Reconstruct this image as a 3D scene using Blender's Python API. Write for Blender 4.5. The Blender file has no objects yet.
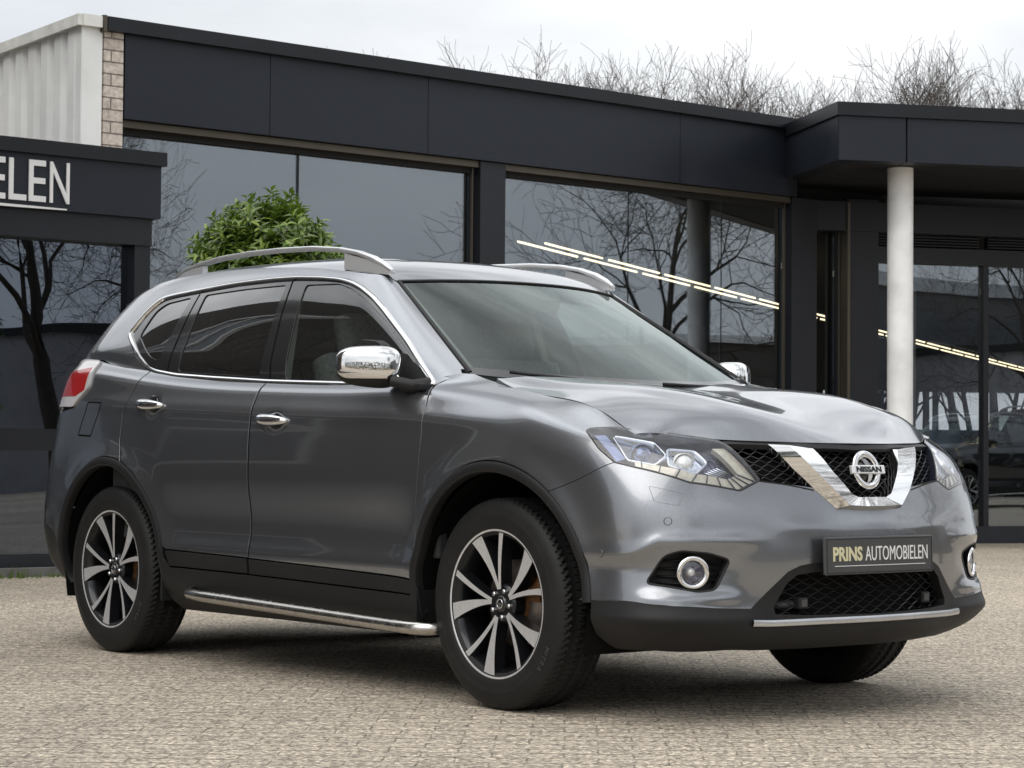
import bpy, bmesh, math, random
import numpy as np
from mathutils import Vector, Matrix, geometry
R_=math.radians; PI=math.pi
SC=bpy.context.scene
COL=SC.collection
# ---------------- camera, world, sun, exposure ----------------
CAM=np.array((5.8972,-5.6093,.8688)); YAW=2.46030; PITCH=.032892; ROLL=.0075943
cd=bpy.data.cameras.new('camera'); cam_ob=bpy.data.objects.new('camera',cd); COL.objects.link(cam_ob)
Fv=Vector((math.cos(YAW)*math.cos(PITCH),math.sin(YAW)*math.cos(PITCH),math.sin(PITCH)))
Rv=Vector((math.sin(YAW),-math.cos(YAW),0)); Uv=Rv.cross(Fv)
R2=math.cos(ROLL)*Rv+math.sin(ROLL)*Uv; U2=-math.sin(ROLL)*Rv+math.cos(ROLL)*Uv
Mx=Matrix((R2,U2,-Fv)).transposed().to_4x4(); Mx.translation=Vector(CAM)
cam_ob.matrix_world=Mx
cd.sensor_width=36; cd.lens=2199.46/1024*36; cd.clip_start=.1; cd.clip_end=600
cd.dof.use_dof=True; cd.dof.focus_distance=7.4; cd.dof.aperture_fstop=20
SC.camera=cam_ob
SUN_AZ=math.atan2(-.94,.30); SUN_EL=R_(54)
w=bpy.data.worlds.new('World'); SC.world=w; w.use_nodes=True
nt=w.node_tree; N=nt.nodes; L=nt.links; N.clear()
out=N.new('ShaderNodeOutputWorld'); bg=N.new('ShaderNodeBackground')
sky=N.new('ShaderNodeTexSky'); sky.sky_type='NISHITA'; sky.sun_disc=False; sky.sun_elevation=SUN_EL
sky.sun_rotation=PI/2-SUN_AZ; sky.air_density=1; sky.dust_density=3
tc=N.new('ShaderNodeTexCoord'); mp=N.new('ShaderNodeMapping'); mp.inputs['Scale'].default_value=(1.1,1.1,4.2); mp.inputs['Location'].default_value=(2.3,.7,.4)
nz=N.new('ShaderNodeTexNoise'); nz.inputs['Scale'].default_value=1.5; nz.inputs['Detail'].default_value=9; nz.inputs['Roughness'].default_value=.56
cr=N.new('ShaderNodeValToRGB'); cr.color_ramp.elements[0].position=.36; cr.color_ramp.elements[0].color=(6.1,6.4,6.75,1)
cr.color_ramp.elements[1].position=.60; cr.color_ramp.elements[1].color=(8.9,9.0,9.1,1)
mx=N.new('ShaderNodeMix'); mx.data_type='RGBA'; mx.inputs[0].default_value=.93
L.new(tc.outputs['Generated'],mp.inputs['Vector']); L.new(mp.outputs[0],nz.inputs['Vector']); L.new(nz.outputs['Fac'],cr.inputs['Fac'])
# overcast sky is brighter overhead than at the horizon
sp=N.new('ShaderNodeSeparateXYZ'); zr=N.new('ShaderNodeMapRange'); zr.inputs[1].default_value=.18; zr.inputs[2].default_value=.95; zr.inputs[3].default_value=.93; zr.inputs[4].default_value=1.95
zm=N.new('ShaderNodeVectorMath'); zm.operation='SCALE'; L.new(tc.outputs['Generated'],sp.inputs[0]); L.new(sp.outputs['Z'],zr.inputs[0]); L.new(cr.outputs[0],zm.inputs[0]); L.new(zr.outputs[0],zm.inputs['Scale'])
# heavier and lighter clouds higher up
n2=N.new('ShaderNodeTexNoise'); n2.inputs['Scale'].default_value=1.7; n2.inputs['Detail'].default_value=5; n2.inputs['Roughness'].default_value=.5
c2=N.new('ShaderNodeMapRange'); c2.inputs[1].default_value=.40; c2.inputs[2].default_value=.60; c2.inputs[3].default_value=.42; c2.inputs[4].default_value=1.25
e2=N.new('ShaderNodeMapRange'); e2.inputs[1].default_value=.22; e2.inputs[2].default_value=.5
m2=N.new('ShaderNodeMix'); m2.inputs[2].default_value=1.; L.new(tc.outputs['Generated'],n2.inputs['Vector']); L.new(n2.outputs['Fac'],c2.inputs[0]); L.new(sp.outputs['Z'],e2.inputs[0]); L.new(e2.outputs[0],m2.inputs[0]); L.new(c2.outputs[0],m2.inputs[3])
z2=N.new('ShaderNodeVectorMath'); z2.operation='SCALE'; L.new(zm.outputs[0],z2.inputs[0]); L.new(m2.outputs[0],z2.inputs['Scale'])
L.new(sky.outputs[0],mx.inputs[6]); L.new(z2.outputs[0],mx.inputs[7]); L.new(mx.outputs[2],bg.inputs['Color'])
bg.inputs['Strength'].default_value=.1; L.new(bg.outputs[0],out.inputs['Surface'])
sd=bpy.data.lights.new('sun','SUN'); so=bpy.data.objects.new('sun',sd); COL.objects.link(so)
sd.energy=1.1; sd.angle=R_(58); sd.color=(1,.95,.88)
sdir=Vector((math.cos(SUN_AZ)*math.cos(SUN_EL),math.sin(SUN_AZ)*math.cos(SUN_EL),math.sin(SUN_EL)))
so.rotation_euler=sdir.to_track_quat('Z','Y').to_euler()
SC.view_settings.view_transform='Standard'; SC.view_settings.look='None'; SC.view_settings.gamma=1; SC.view_settings.exposure=.42
SC.render.engine='CYCLES'; SC.cycles.max_bounces=10; SC.cycles.transparent_max_bounces=24; SC.cycles.glossy_bounces=5
SC.cycles.sample_clamp_indirect=6; SC.cycles.caustics_reflective=False; SC.cycles.caustics_refractive=False

# ---------------- materials ----------------
MAT={}
def mat(name,col=(.5,.5,.5),rough=.5,metal=0.,coat=0.,spec=.5,noise=None,bump=None,emit=None,aniso=0,coat_rough=.03,rnoise=0):
    """noise=(scale, amount, detail) varies the colour, bump=(scale, distance)"""
    m=bpy.data.materials.new(name); m.use_nodes=True; t=m.node_tree; b=t.nodes['Principled BSDF']
    b.inputs['Base Color'].default_value=(*col,1); b.inputs['Roughness'].default_value=rough; b.inputs['Metallic'].default_value=metal
    b.inputs['Coat Weight'].default_value=coat; b.inputs['Coat Roughness'].default_value=coat_rough; b.inputs['Specular IOR Level'].default_value=spec
    tcn=t.nodes.new('ShaderNodeTexCoord')
    if noise:
        n=t.nodes.new('ShaderNodeTexNoise'); n.inputs['Scale'].default_value=noise[0]; n.inputs['Detail'].default_value=noise[2] if len(noise)>2 else 5
        r=t.nodes.new('ShaderNodeMapRange'); r.inputs[1].default_value=.3; r.inputs[2].default_value=.7; r.inputs[3].default_value=1-noise[1]; r.inputs[4].default_value=1+noise[1]
        mm=t.nodes.new('ShaderNodeMix'); mm.data_type='RGBA'; mm.blend_type='MULTIPLY'; mm.inputs[0].default_value=1; mm.inputs[6].default_value=(*col,1)
        t.links.new(tcn.outputs['Object'],n.inputs['Vector']); t.links.new(n.outputs['Fac'],r.inputs[0]); t.links.new(r.outputs[0],mm.inputs[7]); t.links.new(mm.outputs[2],b.inputs['Base Color'])
        if rnoise:
            r2=t.nodes.new('ShaderNodeMapRange'); r2.inputs[1].default_value=.3; r2.inputs[2].default_value=.7; r2.inputs[3].default_value=max(rough-rnoise,.02); r2.inputs[4].default_value=rough+rnoise
            t.links.new(n.outputs['Fac'],r2.inputs[0]); t.links.new(r2.outputs[0],b.inputs['Roughness'])
    if bump:
        n=t.nodes.new('ShaderNodeTexNoise'); n.inputs['Scale'].default_value=bump[0]; n.inputs['Detail'].default_value=6
        bb=t.nodes.new('ShaderNodeBump'); bb.inputs['Distance'].default_value=bump[1]
        t.links.new(tcn.outputs['Object'],n.inputs['Vector']); t.links.new(n.outputs['Fac'],bb.inputs['Height']); t.links.new(bb.outputs[0],b.inputs['Normal'])
    if emit: b.inputs['Emission Color'].default_value=(*emit[0],1); b.inputs['Emission Strength'].default_value=emit[1]
    MAT[name]=m; return m
def glass(name,tint=(.8,.85,.83),refl=(1,1,1),ior=1.5,gain=1.,base=0.,rough=0.,bump=None):
    """thin pane: tinted see-through mixed with a mirror reflection by Fresnel"""
    m=bpy.data.materials.new(name); m.use_nodes=True; t=m.node_tree; t.nodes.clear()
    o=t.nodes.new('ShaderNodeOutputMaterial'); mi=t.nodes.new('ShaderNodeMixShader'); tr=t.nodes.new('ShaderNodeBsdfTransparent'); gl=t.nodes.new('ShaderNodeBsdfGlossy')
    tr.inputs[0].default_value=(*tint,1); gl.inputs['Color'].default_value=(*refl,1); gl.inputs['Roughness'].default_value=rough
    # Fresnel of an undirected pane (front or back face alike)
    g=t.nodes.new('ShaderNodeNewGeometry'); dt=t.nodes.new('ShaderNodeVectorMath'); dt.operation='DOT_PRODUCT'
    t.links.new(g.outputs['Normal'],dt.inputs[0]); t.links.new(g.outputs['Incoming'],dt.inputs[1])
    ab=t.nodes.new('ShaderNodeMath'); ab.operation='ABSOLUTE'; t.links.new(dt.outputs['Value'],ab.inputs[0])
    om=t.nodes.new('ShaderNodeMath'); om.operation='SUBTRACT'; om.inputs[0].default_value=1; t.links.new(ab.outputs[0],om.inputs[1])
    pw=t.nodes.new('ShaderNodeMath'); pw.operation='POWER'; pw.inputs[1].default_value=4.; t.links.new(om.outputs[0],pw.inputs[0])
    f0=((ior-1)/(ior+1))**2*1.8+base
    ma=t.nodes.new('ShaderNodeMath'); ma.operation='MULTIPLY_ADD'; ma.use_clamp=True; t.links.new(pw.outputs[0],ma.inputs[0]); ma.inputs[1].default_value=(1-f0)*gain; ma.inputs[2].default_value=f0
    t.links.new(ma.outputs[0],mi.inputs[0]); t.links.new(tr.outputs[0],mi.inputs[1]); t.links.new(gl.outputs[0],mi.inputs[2]); t.links.new(mi.outputs[0],o.inputs[0])
    if bump:
        tcn=t.nodes.new('ShaderNodeTexCoord'); n=t.nodes.new('ShaderNodeTexNoise'); n.inputs['Scale'].default_value=bump[0]; n.inputs['Detail'].default_value=1
        bb=t.nodes.new('ShaderNodeBump'); bb.inputs['Distance'].default_value=bump[1]
        t.links.new(tcn.outputs['Object'],n.inputs['Vector']); t.links.new(n.outputs['Fac'],bb.inputs['Height']); t.links.new(bb.outputs[0],gl.inputs['Normal'])
    MAT[name]=m; return m
def paint(name,base,metal=.75,rough=.34):
    m=mat(name,base,rough,metal,coat=1.,coat_rough=.015); t=m.node_tree; b=t.nodes['Principled BSDF']
    tcn=t.nodes.new('ShaderNodeTexCoord'); v=t.nodes.new('ShaderNodeTexVoronoi'); v.inputs['Scale'].default_value=900
    r=t.nodes.new('ShaderNodeMapRange'); r.inputs[3].default_value=.82; r.inputs[4].default_value=1.2
    mm=t.nodes.new('ShaderNodeMix'); mm.data_type='RGBA'; mm.blend_type='MULTIPLY'; mm.inputs[0].default_value=1; mm.inputs[6].default_value=(*base,1)
    t.links.new(tcn.outputs['Object'],v.inputs['Vector']); t.links.new(v.outputs['Color'],r.inputs[0]); t.links.new(r.outputs[0],mm.inputs[7]); t.links.new(mm.outputs[2],b.inputs['Base Color'])
    n=t.nodes.new('ShaderNodeTexNoise'); n.inputs['Scale'].default_value=260; n.inputs['Detail'].default_value=2
    bb=t.nodes.new('ShaderNodeBump'); bb.inputs['Distance'].default_value=.00003; bb.inputs['Strength'].default_value=.6
    t.links.new(tcn.outputs['Object'],n.inputs['Vector']); t.links.new(n.outputs['Fac'],bb.inputs['Height']); t.links.new(bb.outputs[0],b.inputs['Coat Normal'])
    return m
paint('grey_paint',(.240,.250,.268),.88,.25)
mat('black_plastic',(.012,.012,.0125),.50,spec=.32,bump=(900,.0003),noise=(7,.12))
mat('gloss_black',(.012,.012,.013),.12,coat=.6)
mat('matt_black',(.006,.006,.006),.9,spec=.1)
mat('chrome',(.80,.80,.80),.045,1.)
mat('satin_silver',(.62,.63,.65),.30,1.,noise=(40,.06))
mat('brushed_steel',(.50,.48,.45),.24,1.,noise=(30,.12),rnoise=.08)
mat('rail_silver',(.74,.75,.77),.38,.55,coat=.5)
mat('badge_silver',(.80,.80,.81),.30,.45,coat=.5)
mat('grille_plastic',(.022,.022,.024),.32,spec=.6,coat=.2)
mat('lamp_back',(.13,.13,.18),.22,.9,noise=(40,.5),bump=(70,.006))
mat('machined_alloy',(.78,.78,.79),.36,.65,noise=(60,.06))
mat('dark_alloy',(.018,.019,.022),.30,.6,coat=.5)
mat('tyre_rubber',(.012,.012,.012),.58,spec=.28,noise=(14,.2),bump=(300,.0004))
mat('tyre_letter',(.035,.035,.035),.6)
mat('brake_disc',(.20,.17,.15),.45,.8,noise=(20,.3))
mat('rust_hub',(.20,.09,.03),.8,noise=(30,.4))
glass('side_glass',(.62,.68,.65),base=.03)
glass('privacy_glass',(.09,.095,.095),base=.07)
glass('screen_glass',(.70,.77,.73),(.92,1.,.97),base=-.02,gain=.80)
glass('lens_glass',(.96,.97,.98),base=.01)
mat('lamp_chrome',(.52,.55,.62),.14,1.)
mat('lamp_dark',(.05,.055,.085),.25,.7,coat=.5)
mat('lamp_blue',(.05,.08,.18),.10,.8,coat=1.)
mat('lamp_white',(.82,.82,.80),.25,.3,coat=.6)
mat('drl_amber',(.50,.47,.39),.28,.2,coat=.8,noise=(60,.15))
mat('tail_red',(.36,.012,.012),.15,.0,coat=1.)
mat('tail_white',(.62,.60,.60),.18,.2,coat=1.)
mat('cabin_black',(.035,.036,.037),.75,noise=(20,.2))
mat('seat_cloth',(.12,.12,.122),.85,noise=(60,.3))
mat('headliner',(.50,.49,.46),.9)
mat('plate_dark',(.050,.052,.054),.40,coat=.2)
mat('plate_cream',(.62,.58,.38),.5)
mat('plate_white',(.75,.75,.74),.5)

# ---------------- object helpers ----------------
def link(o,parent=None):
    COL.objects.link(o)
    if parent is not None: o.parent=parent
    return o
def tag(o,label=None,cat=None,group=None,kind=None):
    if label: o['label']=label
    if cat: o['category']=cat
    if group: o['group']=group
    if kind: o['kind']=kind
    return o
def empty(name,loc=(0,0,0),rz=0):
    o=bpy.data.objects.new(name,None); o.location=loc; o.rotation_euler=(0,0,rz); o.empty_display_size=.2
    return link(o)
class MB:
    def __init__(s): s.v=[]; s.f=[]; s.n=[]; s.sm=[]
    def add(s,V,Fc,smooth=False):
        k=len(s.v); s.v+= [tuple(map(float,v)) for v in V]; s.f+=[tuple(int(i)+k for i in f) for f in Fc]; s.sm+=[smooth]*len(Fc); return s
    def box(s,c,h,M=None,bev=0):
        x,y,z=h; V=[(sx*x,sy*y,sz*z) for sx in(-1,1) for sy in(-1,1) for sz in(-1,1)]
        Fc=[(0,1,3,2),(4,6,7,5),(0,4,5,1),(2,3,7,6),(0,2,6,4),(1,5,7,3)]
        if bev:
            bm=bmesh.new(); vs=[bm.verts.new(v) for v in V]; [bm.faces.new([vs[i] for i in f]) for f in Fc]
            bmesh.ops.bevel(bm,geom=bm.edges[:],offset=bev,segments=2,affect='EDGES',profile=.6); bm.verts.index_update()
            V=[tuple(v.co) for v in bm.verts]; Fc=[[v.index for v in f.verts] for f in bm.faces]; bm.free()
        V=[Vector(v) for v in V]
        if M is not None: V=[M@v for v in V]
        return s.add([(v[0]+c[0],v[1]+c[1],v[2]+c[2]) for v in V],Fc)
    def tube(s,P,r,n=8,cap=True,smooth=True,sq=1.):
        P=[Vector(p) for p in P]; rr=[r]*len(P) if np.isscalar(r) else list(r)
        V=[];up=Vector((0,0,1))
        for i,p in enumerate(P):
            t=(P[min(i+1,len(P)-1)]-P[max(i-1,0)]).normalized()
            a=t.cross(up); 
            if a.length<.2: a=t.cross(Vector((0,1,0)))
            a.normalize(); b=a.cross(t)
            for k in range(n):
                an=2*PI*k/n; V.append(p+(a*math.cos(an)+b*math.sin(an)*sq)*rr[i])
        Fc=[(i*n+k,(i+1)*n+k,(i+1)*n+(k+1)%n,i*n+(k+1)%n) for i in range(len(P)-1) for k in range(n)]
        if cap: Fc+=[tuple(range(n)),tuple((len(P)-1)*n+k for k in reversed(range(n)))]
        return s.add(V,Fc,smooth)
    def lathe(s,prof,n=48,M=None,smooth=True,close=False):
        """prof: (radius, height along local Z)"""
        V=[];m=len(prof)
        for k in range(n):
            a=2*PI*k/n
            for r,h in prof:
                v=Vector((r*math.cos(a),r*math.sin(a),h)); V.append(M@v if M is not None else v)
        Fc=[]
        for k in range(n):
            k2=(k+1)%n
            for j in range(m-1+(1 if close else 0)):
                j2=(j+1)%m; Fc.append((k*m+j,k2*m+j,k2*m+j2,k*m+j2))
        return s.add(V,Fc,smooth)
    def build(s,name,m,parent=None):
        me=bpy.data.meshes.new(name); me.from_pydata(s.v,[],s.f); me.update()
        me.polygons.foreach_set('use_smooth',[bool(x) for x in s.sm])
        me.materials.append(MAT[m] if isinstance(m,str) else m)
        return link(bpy.data.objects.new(name,me),parent)
def autosmooth(o,ang=35):
    me=o.data; bm=bmesh.new(); bm.from_mesh(me); bmesh.ops.recalc_face_normals(bm,faces=bm.faces[:])
    for e in bm.edges:
        if len(e.link_faces)==2 and e.calc_face_angle(0)>R_(ang): e.smooth=False
    for f in bm.faces: f.smooth=True
    bm.to_mesh(me); bm.free(); return o
def text_mesh(s,size,sx=1.,ext=.001,offset=0.,spacing=1.):
    c=bpy.data.curves.new('t','FONT'); c.body=s; c.size=size; c.extrude=ext; c.offset=offset; c.align_x='LEFT'; c.space_character=spacing; c.resolution_u=3
    o=bpy.data.objects.new('t',c); COL.objects.link(o); dg=bpy.context.evaluated_depsgraph_get(); dg.update()
    me=bpy.data.meshes.new_from_object(o.evaluated_get(dg)); V=np.array([v.co[:] for v in me.vertices]); Fc=[list(p.vertices) for p in me.polygons]
    bpy.data.objects.remove(o); bpy.data.meshes.remove(me); bpy.data.curves.remove(c)
    V[:,0]*=sx; return V,Fc

# ================= setting =================
FG=np.array((math.cos(YAW),math.sin(YAW))); RG=np.array((math.sin(YAW),-math.cos(YAW)))
def W(a,b,z=0.):
    """metres to the right of and in front of the camera position, height above the ground"""
    return Vector((CAM[0]+a*RG[0]+b*FG[0],CAM[1]+a*RG[1]+b*FG[1],z))
mat('panel_anthracite',(.012,.016,.025),.46,.25,spec=.5,noise=(1.3,.10,6),rnoise=.08,bump=(60,.0004))
mat('frame_anthracite',(.012,.014,.019),.42,.2,noise=(2,.12,6),bump=(150,.0003))
mat('cap_anthracite',(.010,.012,.016),.45,.3,noise=(3,.2,6))
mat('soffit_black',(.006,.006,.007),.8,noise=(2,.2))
mat('aluminium_bar',(.095,.082,.064),.4,.5,noise=(4,.1))
mat('white_cladding',(.90,.91,.90),.5,noise=(2.2,.10,8),bump=(20,.001))
mat('white_trim',(.82,.82,.78),.5,noise=(6,.15,8))
mat('sign_white',(.80,.80,.80),.45)
mat('column_white',(.88,.89,.90),.55,noise=(3,.14,9),bump=(120,.0006))
mat('grey_column',(.075,.078,.085),.55,noise=(3,.1))
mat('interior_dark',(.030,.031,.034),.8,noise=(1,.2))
mat('interior_floor',(.16,.16,.16),.35,noise=(2,.1))
mat('plinth_dark',(.012,.014,.020),.55,noise=(5,.2),bump=(80,.001))
mat('lamp_strip',(.9,.85,.7),.5,emit=((1.,.80,.50),3.2))
mat('bark',(.050,.042,.033),.9,noise=(18,.35),bump=(30,.01))
mat('bark_green',(.095,.100,.060),.9,noise=(6,.35),bump=(30,.01))
mat('twig',(.060,.046,.036),.85,noise=(.6,.25))
mat('blue_hoarding',(.05,.16,.50),.5,noise=(1,.1))
mat('yellow_sign',(.65,.45,.03),.5)
mat('grey_render',(.13,.135,.145),.8,noise=(1.5,.1,8))
mat('roof_white',(.60,.62,.64),.6)
mat('window_white',(.72,.72,.70),.4)
mat('dark_wall',(.07,.06,.055),.8,noise=(2,.2))
mat('moss',(.09,.16,.02),.9,noise=(30,.4))
mat('soil',(.05,.04,.03),.95,noise=(10,.4),bump=(30,.01))
mat('kerb',(.16,.155,.15),.85,noise=(9,.2),bump=(60,.002))
mat('poster',(.34,.36,.33),.6,noise=(7,.35,3))
glass('shop_glass',(.74,.77,.79),(.74,.80,.86),base=.115,gain=.85,bump=(.55,.006))
glass('door_glass',(.16,.17,.19),(.66,.75,.88),base=.10,gain=.9,bump=(.8,.0035))
mat('ribbed_sheet',(.24,.24,.26),.6,noise=(2,.15))
mat('hedge_green',(.035,.05,.018),.8,noise=(3,.4))
# leaves
def leafmat():
    m=mat('laurel_leaf',(.060,.115,.018),.34,spec=.6); t=m.node_tree; b=t.nodes['Principled BSDF']
    g=t.nodes.new('ShaderNodeNewGeometry'); r=t.nodes.new('ShaderNodeValToRGB')
    e=r.color_ramp.elements; e[0].color=(.040,.075,.012,1); e[1].color=(.34,.44,.08,1); e.new(.6).color=(.13,.21,.03,1)
    t.links.new(g.outputs['Random Per Island'],r.inputs[0]); t.links.new(r.outputs[0],b.inputs['Base Color'])
    tr=t.nodes.new('ShaderNodeBsdfTranslucent'); tr.inputs[0].default_value=(.16,.26,.03,1); ms=t.nodes.new('ShaderNodeMixShader'); ms.inputs[0].default_value=.22
    t.links.new(b.outputs[0],ms.inputs[1]); t.links.new(tr.outputs[0],ms.inputs[2]); t.links.new(ms.outputs[0],t.nodes['Material Output'].inputs[0])
leafmat()
def pavermat():
    m=mat('pavers',(.33,.30,.26),.82); t=m.node_tree; b=t.nodes['Principled BSDF']; nd=t.nodes.new; lk=t.links.new
    tc=nd('ShaderNodeTexCoord'); mp=nd('ShaderNodeMapping'); mp.inputs['Rotation'].default_value=(0,0,R_(-49.)); lk(tc.outputs['Object'],mp.inputs[0])
    # slightly wavy courses
    nw=nd('ShaderNodeTexNoise'); nw.inputs['Scale'].default_value=.9; nw.inputs['Detail'].default_value=2; lk(mp.outputs[0],nw.inputs['Vector'])
    vm=nd('ShaderNodeVectorMath'); vm.operation='MULTIPLY_ADD'; vm.inputs[1].default_value=(.03,.03,0); lk(nw.outputs['Color'],vm.inputs[0]); lk(mp.outputs[0],vm.inputs[2])
    nw2=nd('ShaderNodeTexNoise'); nw2.inputs['Scale'].default_value=9; nw2.inputs['Detail'].default_value=4; lk(mp.outputs[0],nw2.inputs['Vector'])
    vm2=nd('ShaderNodeVectorMath'); vm2.operation='MULTIPLY_ADD'; vm2.inputs[1].default_value=(.014,.012,0); lk(nw2.outputs['Color'],vm2.inputs[0]); lk(vm.outputs[0],vm2.inputs[2])
    vm3=nd('ShaderNodeVectorMath'); vm3.operation='MULTIPLY'; vm3.inputs[1].default_value=(1,.42,1); lk(vm2.outputs[0],vm3.inputs[0]); vm=vm3
    br=nd('ShaderNodeTexBrick'); br.inputs['Scale'].default_value=1; br.inputs['Brick Width'].default_value=.205; br.inputs['Row Height'].default_value=.043
    br.inputs['Mortar Size'].default_value=.0030; br.inputs['Mortar Smooth'].default_value=.5; br.inputs['Bias'].default_value=0
    br.inputs['Color1'].default_value=(.46,.40,.32,1); br.inputs['Color2'].default_value=(.41,.355,.285,1); br.inputs['Mortar'].default_value=(.28,.24,.185,1); lk(vm.outputs[0],br.inputs['Vector'])
    n1=nd('ShaderNodeTexNoise'); n1.inputs['Scale'].default_value=64; n1.inputs['Detail'].default_value=7; n1.inputs['Roughness'].default_value=.72; lk(tc.outputs['Object'],n1.inputs['Vector'])
    r1=nd('ShaderNodeMapRange'); r1.inputs[1].default_value=.33; r1.inputs[2].default_value=.67; r1.inputs[3].default_value=.12; r1.inputs[4].default_value=1.95; lk(n1.outputs['Fac'],r1.inputs[0])
    m1=nd('ShaderNodeMix'); m1.data_type='RGBA'; m1.blend_type='MULTIPLY'; m1.inputs[0].default_value=1; lk(br.outputs['Color'],m1.inputs[6]); lk(r1.outputs[0],m1.inputs[7])
    v=nd('ShaderNodeTexVoronoi'); v.inputs['Scale'].default_value=62; lk(tc.outputs['Object'],v.inputs['Vector'])
    r3=nd('ShaderNodeMapRange'); r3.inputs[3].default_value=.45; r3.inputs[4].default_value=1.6; lk(v.outputs['Color'],r3.inputs[0])
    m3=nd('ShaderNodeMix'); m3.data_type='RGBA'; m3.blend_type='MULTIPLY'; m3.inputs[0].default_value=1; lk(m1.outputs[2],m3.inputs[6]); lk(r3.outputs[0],m3.inputs[7])
    n2=nd('ShaderNodeTexNoise'); n2.inputs['Scale'].default_value=.45; n2.inputs['Detail'].default_value=5; lk(tc.outputs['Object'],n2.inputs['Vector'])
    r2=nd('ShaderNodeMapRange'); r2.inputs[1].default_value=.3; r2.inputs[2].default_value=.7; r2.inputs[3].default_value=.80; r2.inputs[4].default_value=1.14; lk(n2.outputs['Fac'],r2.inputs[0])
    m2=nd('ShaderNodeMix'); m2.data_type='RGBA'; m2.blend_type='MULTIPLY'; m2.inputs[0].default_value=1; lk(m3.outputs[2],m2.inputs[6]); lk(r2.outputs[0],m2.inputs[7])
    # scattered moss in the joints
    n4=nd('ShaderNodeTexNoise'); n4.inputs['Scale'].default_value=14; n4.inputs['Detail'].default_value=3; lk(tc.outputs['Object'],n4.inputs['Vector'])
    r4=nd('ShaderNodeMapRange'); r4.inputs[1].default_value=.66; r4.inputs[2].default_value=.74; lk(n4.outputs['Fac'],r4.inputs[0])
    mu=nd('ShaderNodeMath'); mu.operation='MULTIPLY'; lk(r4.outputs[0],mu.inputs[0]); lk(br.outputs['Fac'],mu.inputs[1])
    m4=nd('ShaderNodeMix'); m4.data_type='RGBA'; m4.inputs[7].default_value=(.16,.19,.05,1); lk(mu.outputs[0],m4.inputs[0]); lk(m2.outputs[2],m4.inputs[6])
    lk(m4.outputs[2],b.inputs['Base Color'])
    inv=nd('ShaderNodeMath'); inv.operation='SUBTRACT'; inv.inputs[0].default_value=1; lk(br.outputs['Fac'],inv.inputs[1])
    ad=nd('ShaderNodeMath'); ad.operation='MULTIPLY_ADD'; ad.inputs[1].default_value=1.1; lk(n1.outputs['Fac'],ad.inputs[0]); lk(inv.outputs[0],ad.inputs[2])
    bp=nd('ShaderNodeBump'); bp.inputs['Distance'].default_value=.008; bp.inputs['Strength'].default_value=1; lk(ad.outputs[0],bp.inputs['Height']); lk(bp.outputs[0],b.inputs['Normal'])
pavermat()
def brickmat(name,c1,c2,mo,bw,rh,ms):
    m=mat(name,c1,.85); t=m.node_tree; b=t.nodes['Principled BSDF']; nd=t.nodes.new; lk=t.links.new
    tc=nd('ShaderNodeTexCoord'); br=nd('ShaderNodeTexBrick'); br.inputs['Scale'].default_value=1; br.inputs['Brick Width'].default_value=bw; br.inputs['Row Height'].default_value=rh; br.inputs['Mortar Size'].default_value=ms
    br.inputs['Color1'].default_value=(*c1,1); br.inputs['Color2'].default_value=(*c2,1); br.inputs['Mortar'].default_value=(*mo,1)
    # local x / z of the wall
    sp=nd('ShaderNodeSeparateXYZ'); cb=nd('ShaderNodeCombineXYZ'); lk(tc.outputs['Object'],sp.inputs[0]); lk(sp.outputs[0],cb.inputs[0]); lk(sp.outputs[2],cb.inputs[1]); lk(cb.outputs[0],br.inputs['Vector'])
    n=nd('ShaderNodeTexNoise'); n.inputs['Scale'].default_value=24; n.inputs['Detail'].default_value=7; r=nd('ShaderNodeMapRange'); r.inputs[1].default_value=.3; r.inputs[2].default_value=.7; r.inputs[3].default_value=.7; r.inputs[4].default_value=1.3; lk(tc.outputs['Object'],n.inputs['Vector']); lk(n.outputs['Fac'],r.inputs[0])
    mm=nd('ShaderNodeMix'); mm.data_type='RGBA'; mm.blend_type='MULTIPLY'; mm.inputs[0].default_value=1; lk(br.outputs['Color'],mm.inputs[6]); lk(r.outputs[0],mm.inputs[7]); lk(mm.outputs[2],b.inputs['Base Color'])
    bp=nd('ShaderNodeBump'); bp.inputs['Distance'].default_value=.01; bp.invert=True; lk(br.outputs['Fac'],bp.inputs['Height']); lk(bp.outputs[0],b.inputs['Normal'])
brickmat('pale_brick',(.66,.58,.51),(.58,.51,.45),(.22,.19,.17),.24,.094,.006)
brickmat('dark_brick',(.075,.062,.052),(.055,.047,.041),(.030,.028,.026),.21,.065,.010)
brickmat('roof_tile',(.090,.079,.068),(.062,.054,.048),(.024,.021,.019),.26,.30,.02)

# ground
b=MB(); b.add([(-260,-260,0),(260,-260,0),(260,260,0),(-260,260,0)],[(0,1,2,3)]); tag(b.build('paved_yard','pavers'),kind='structure')

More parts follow.
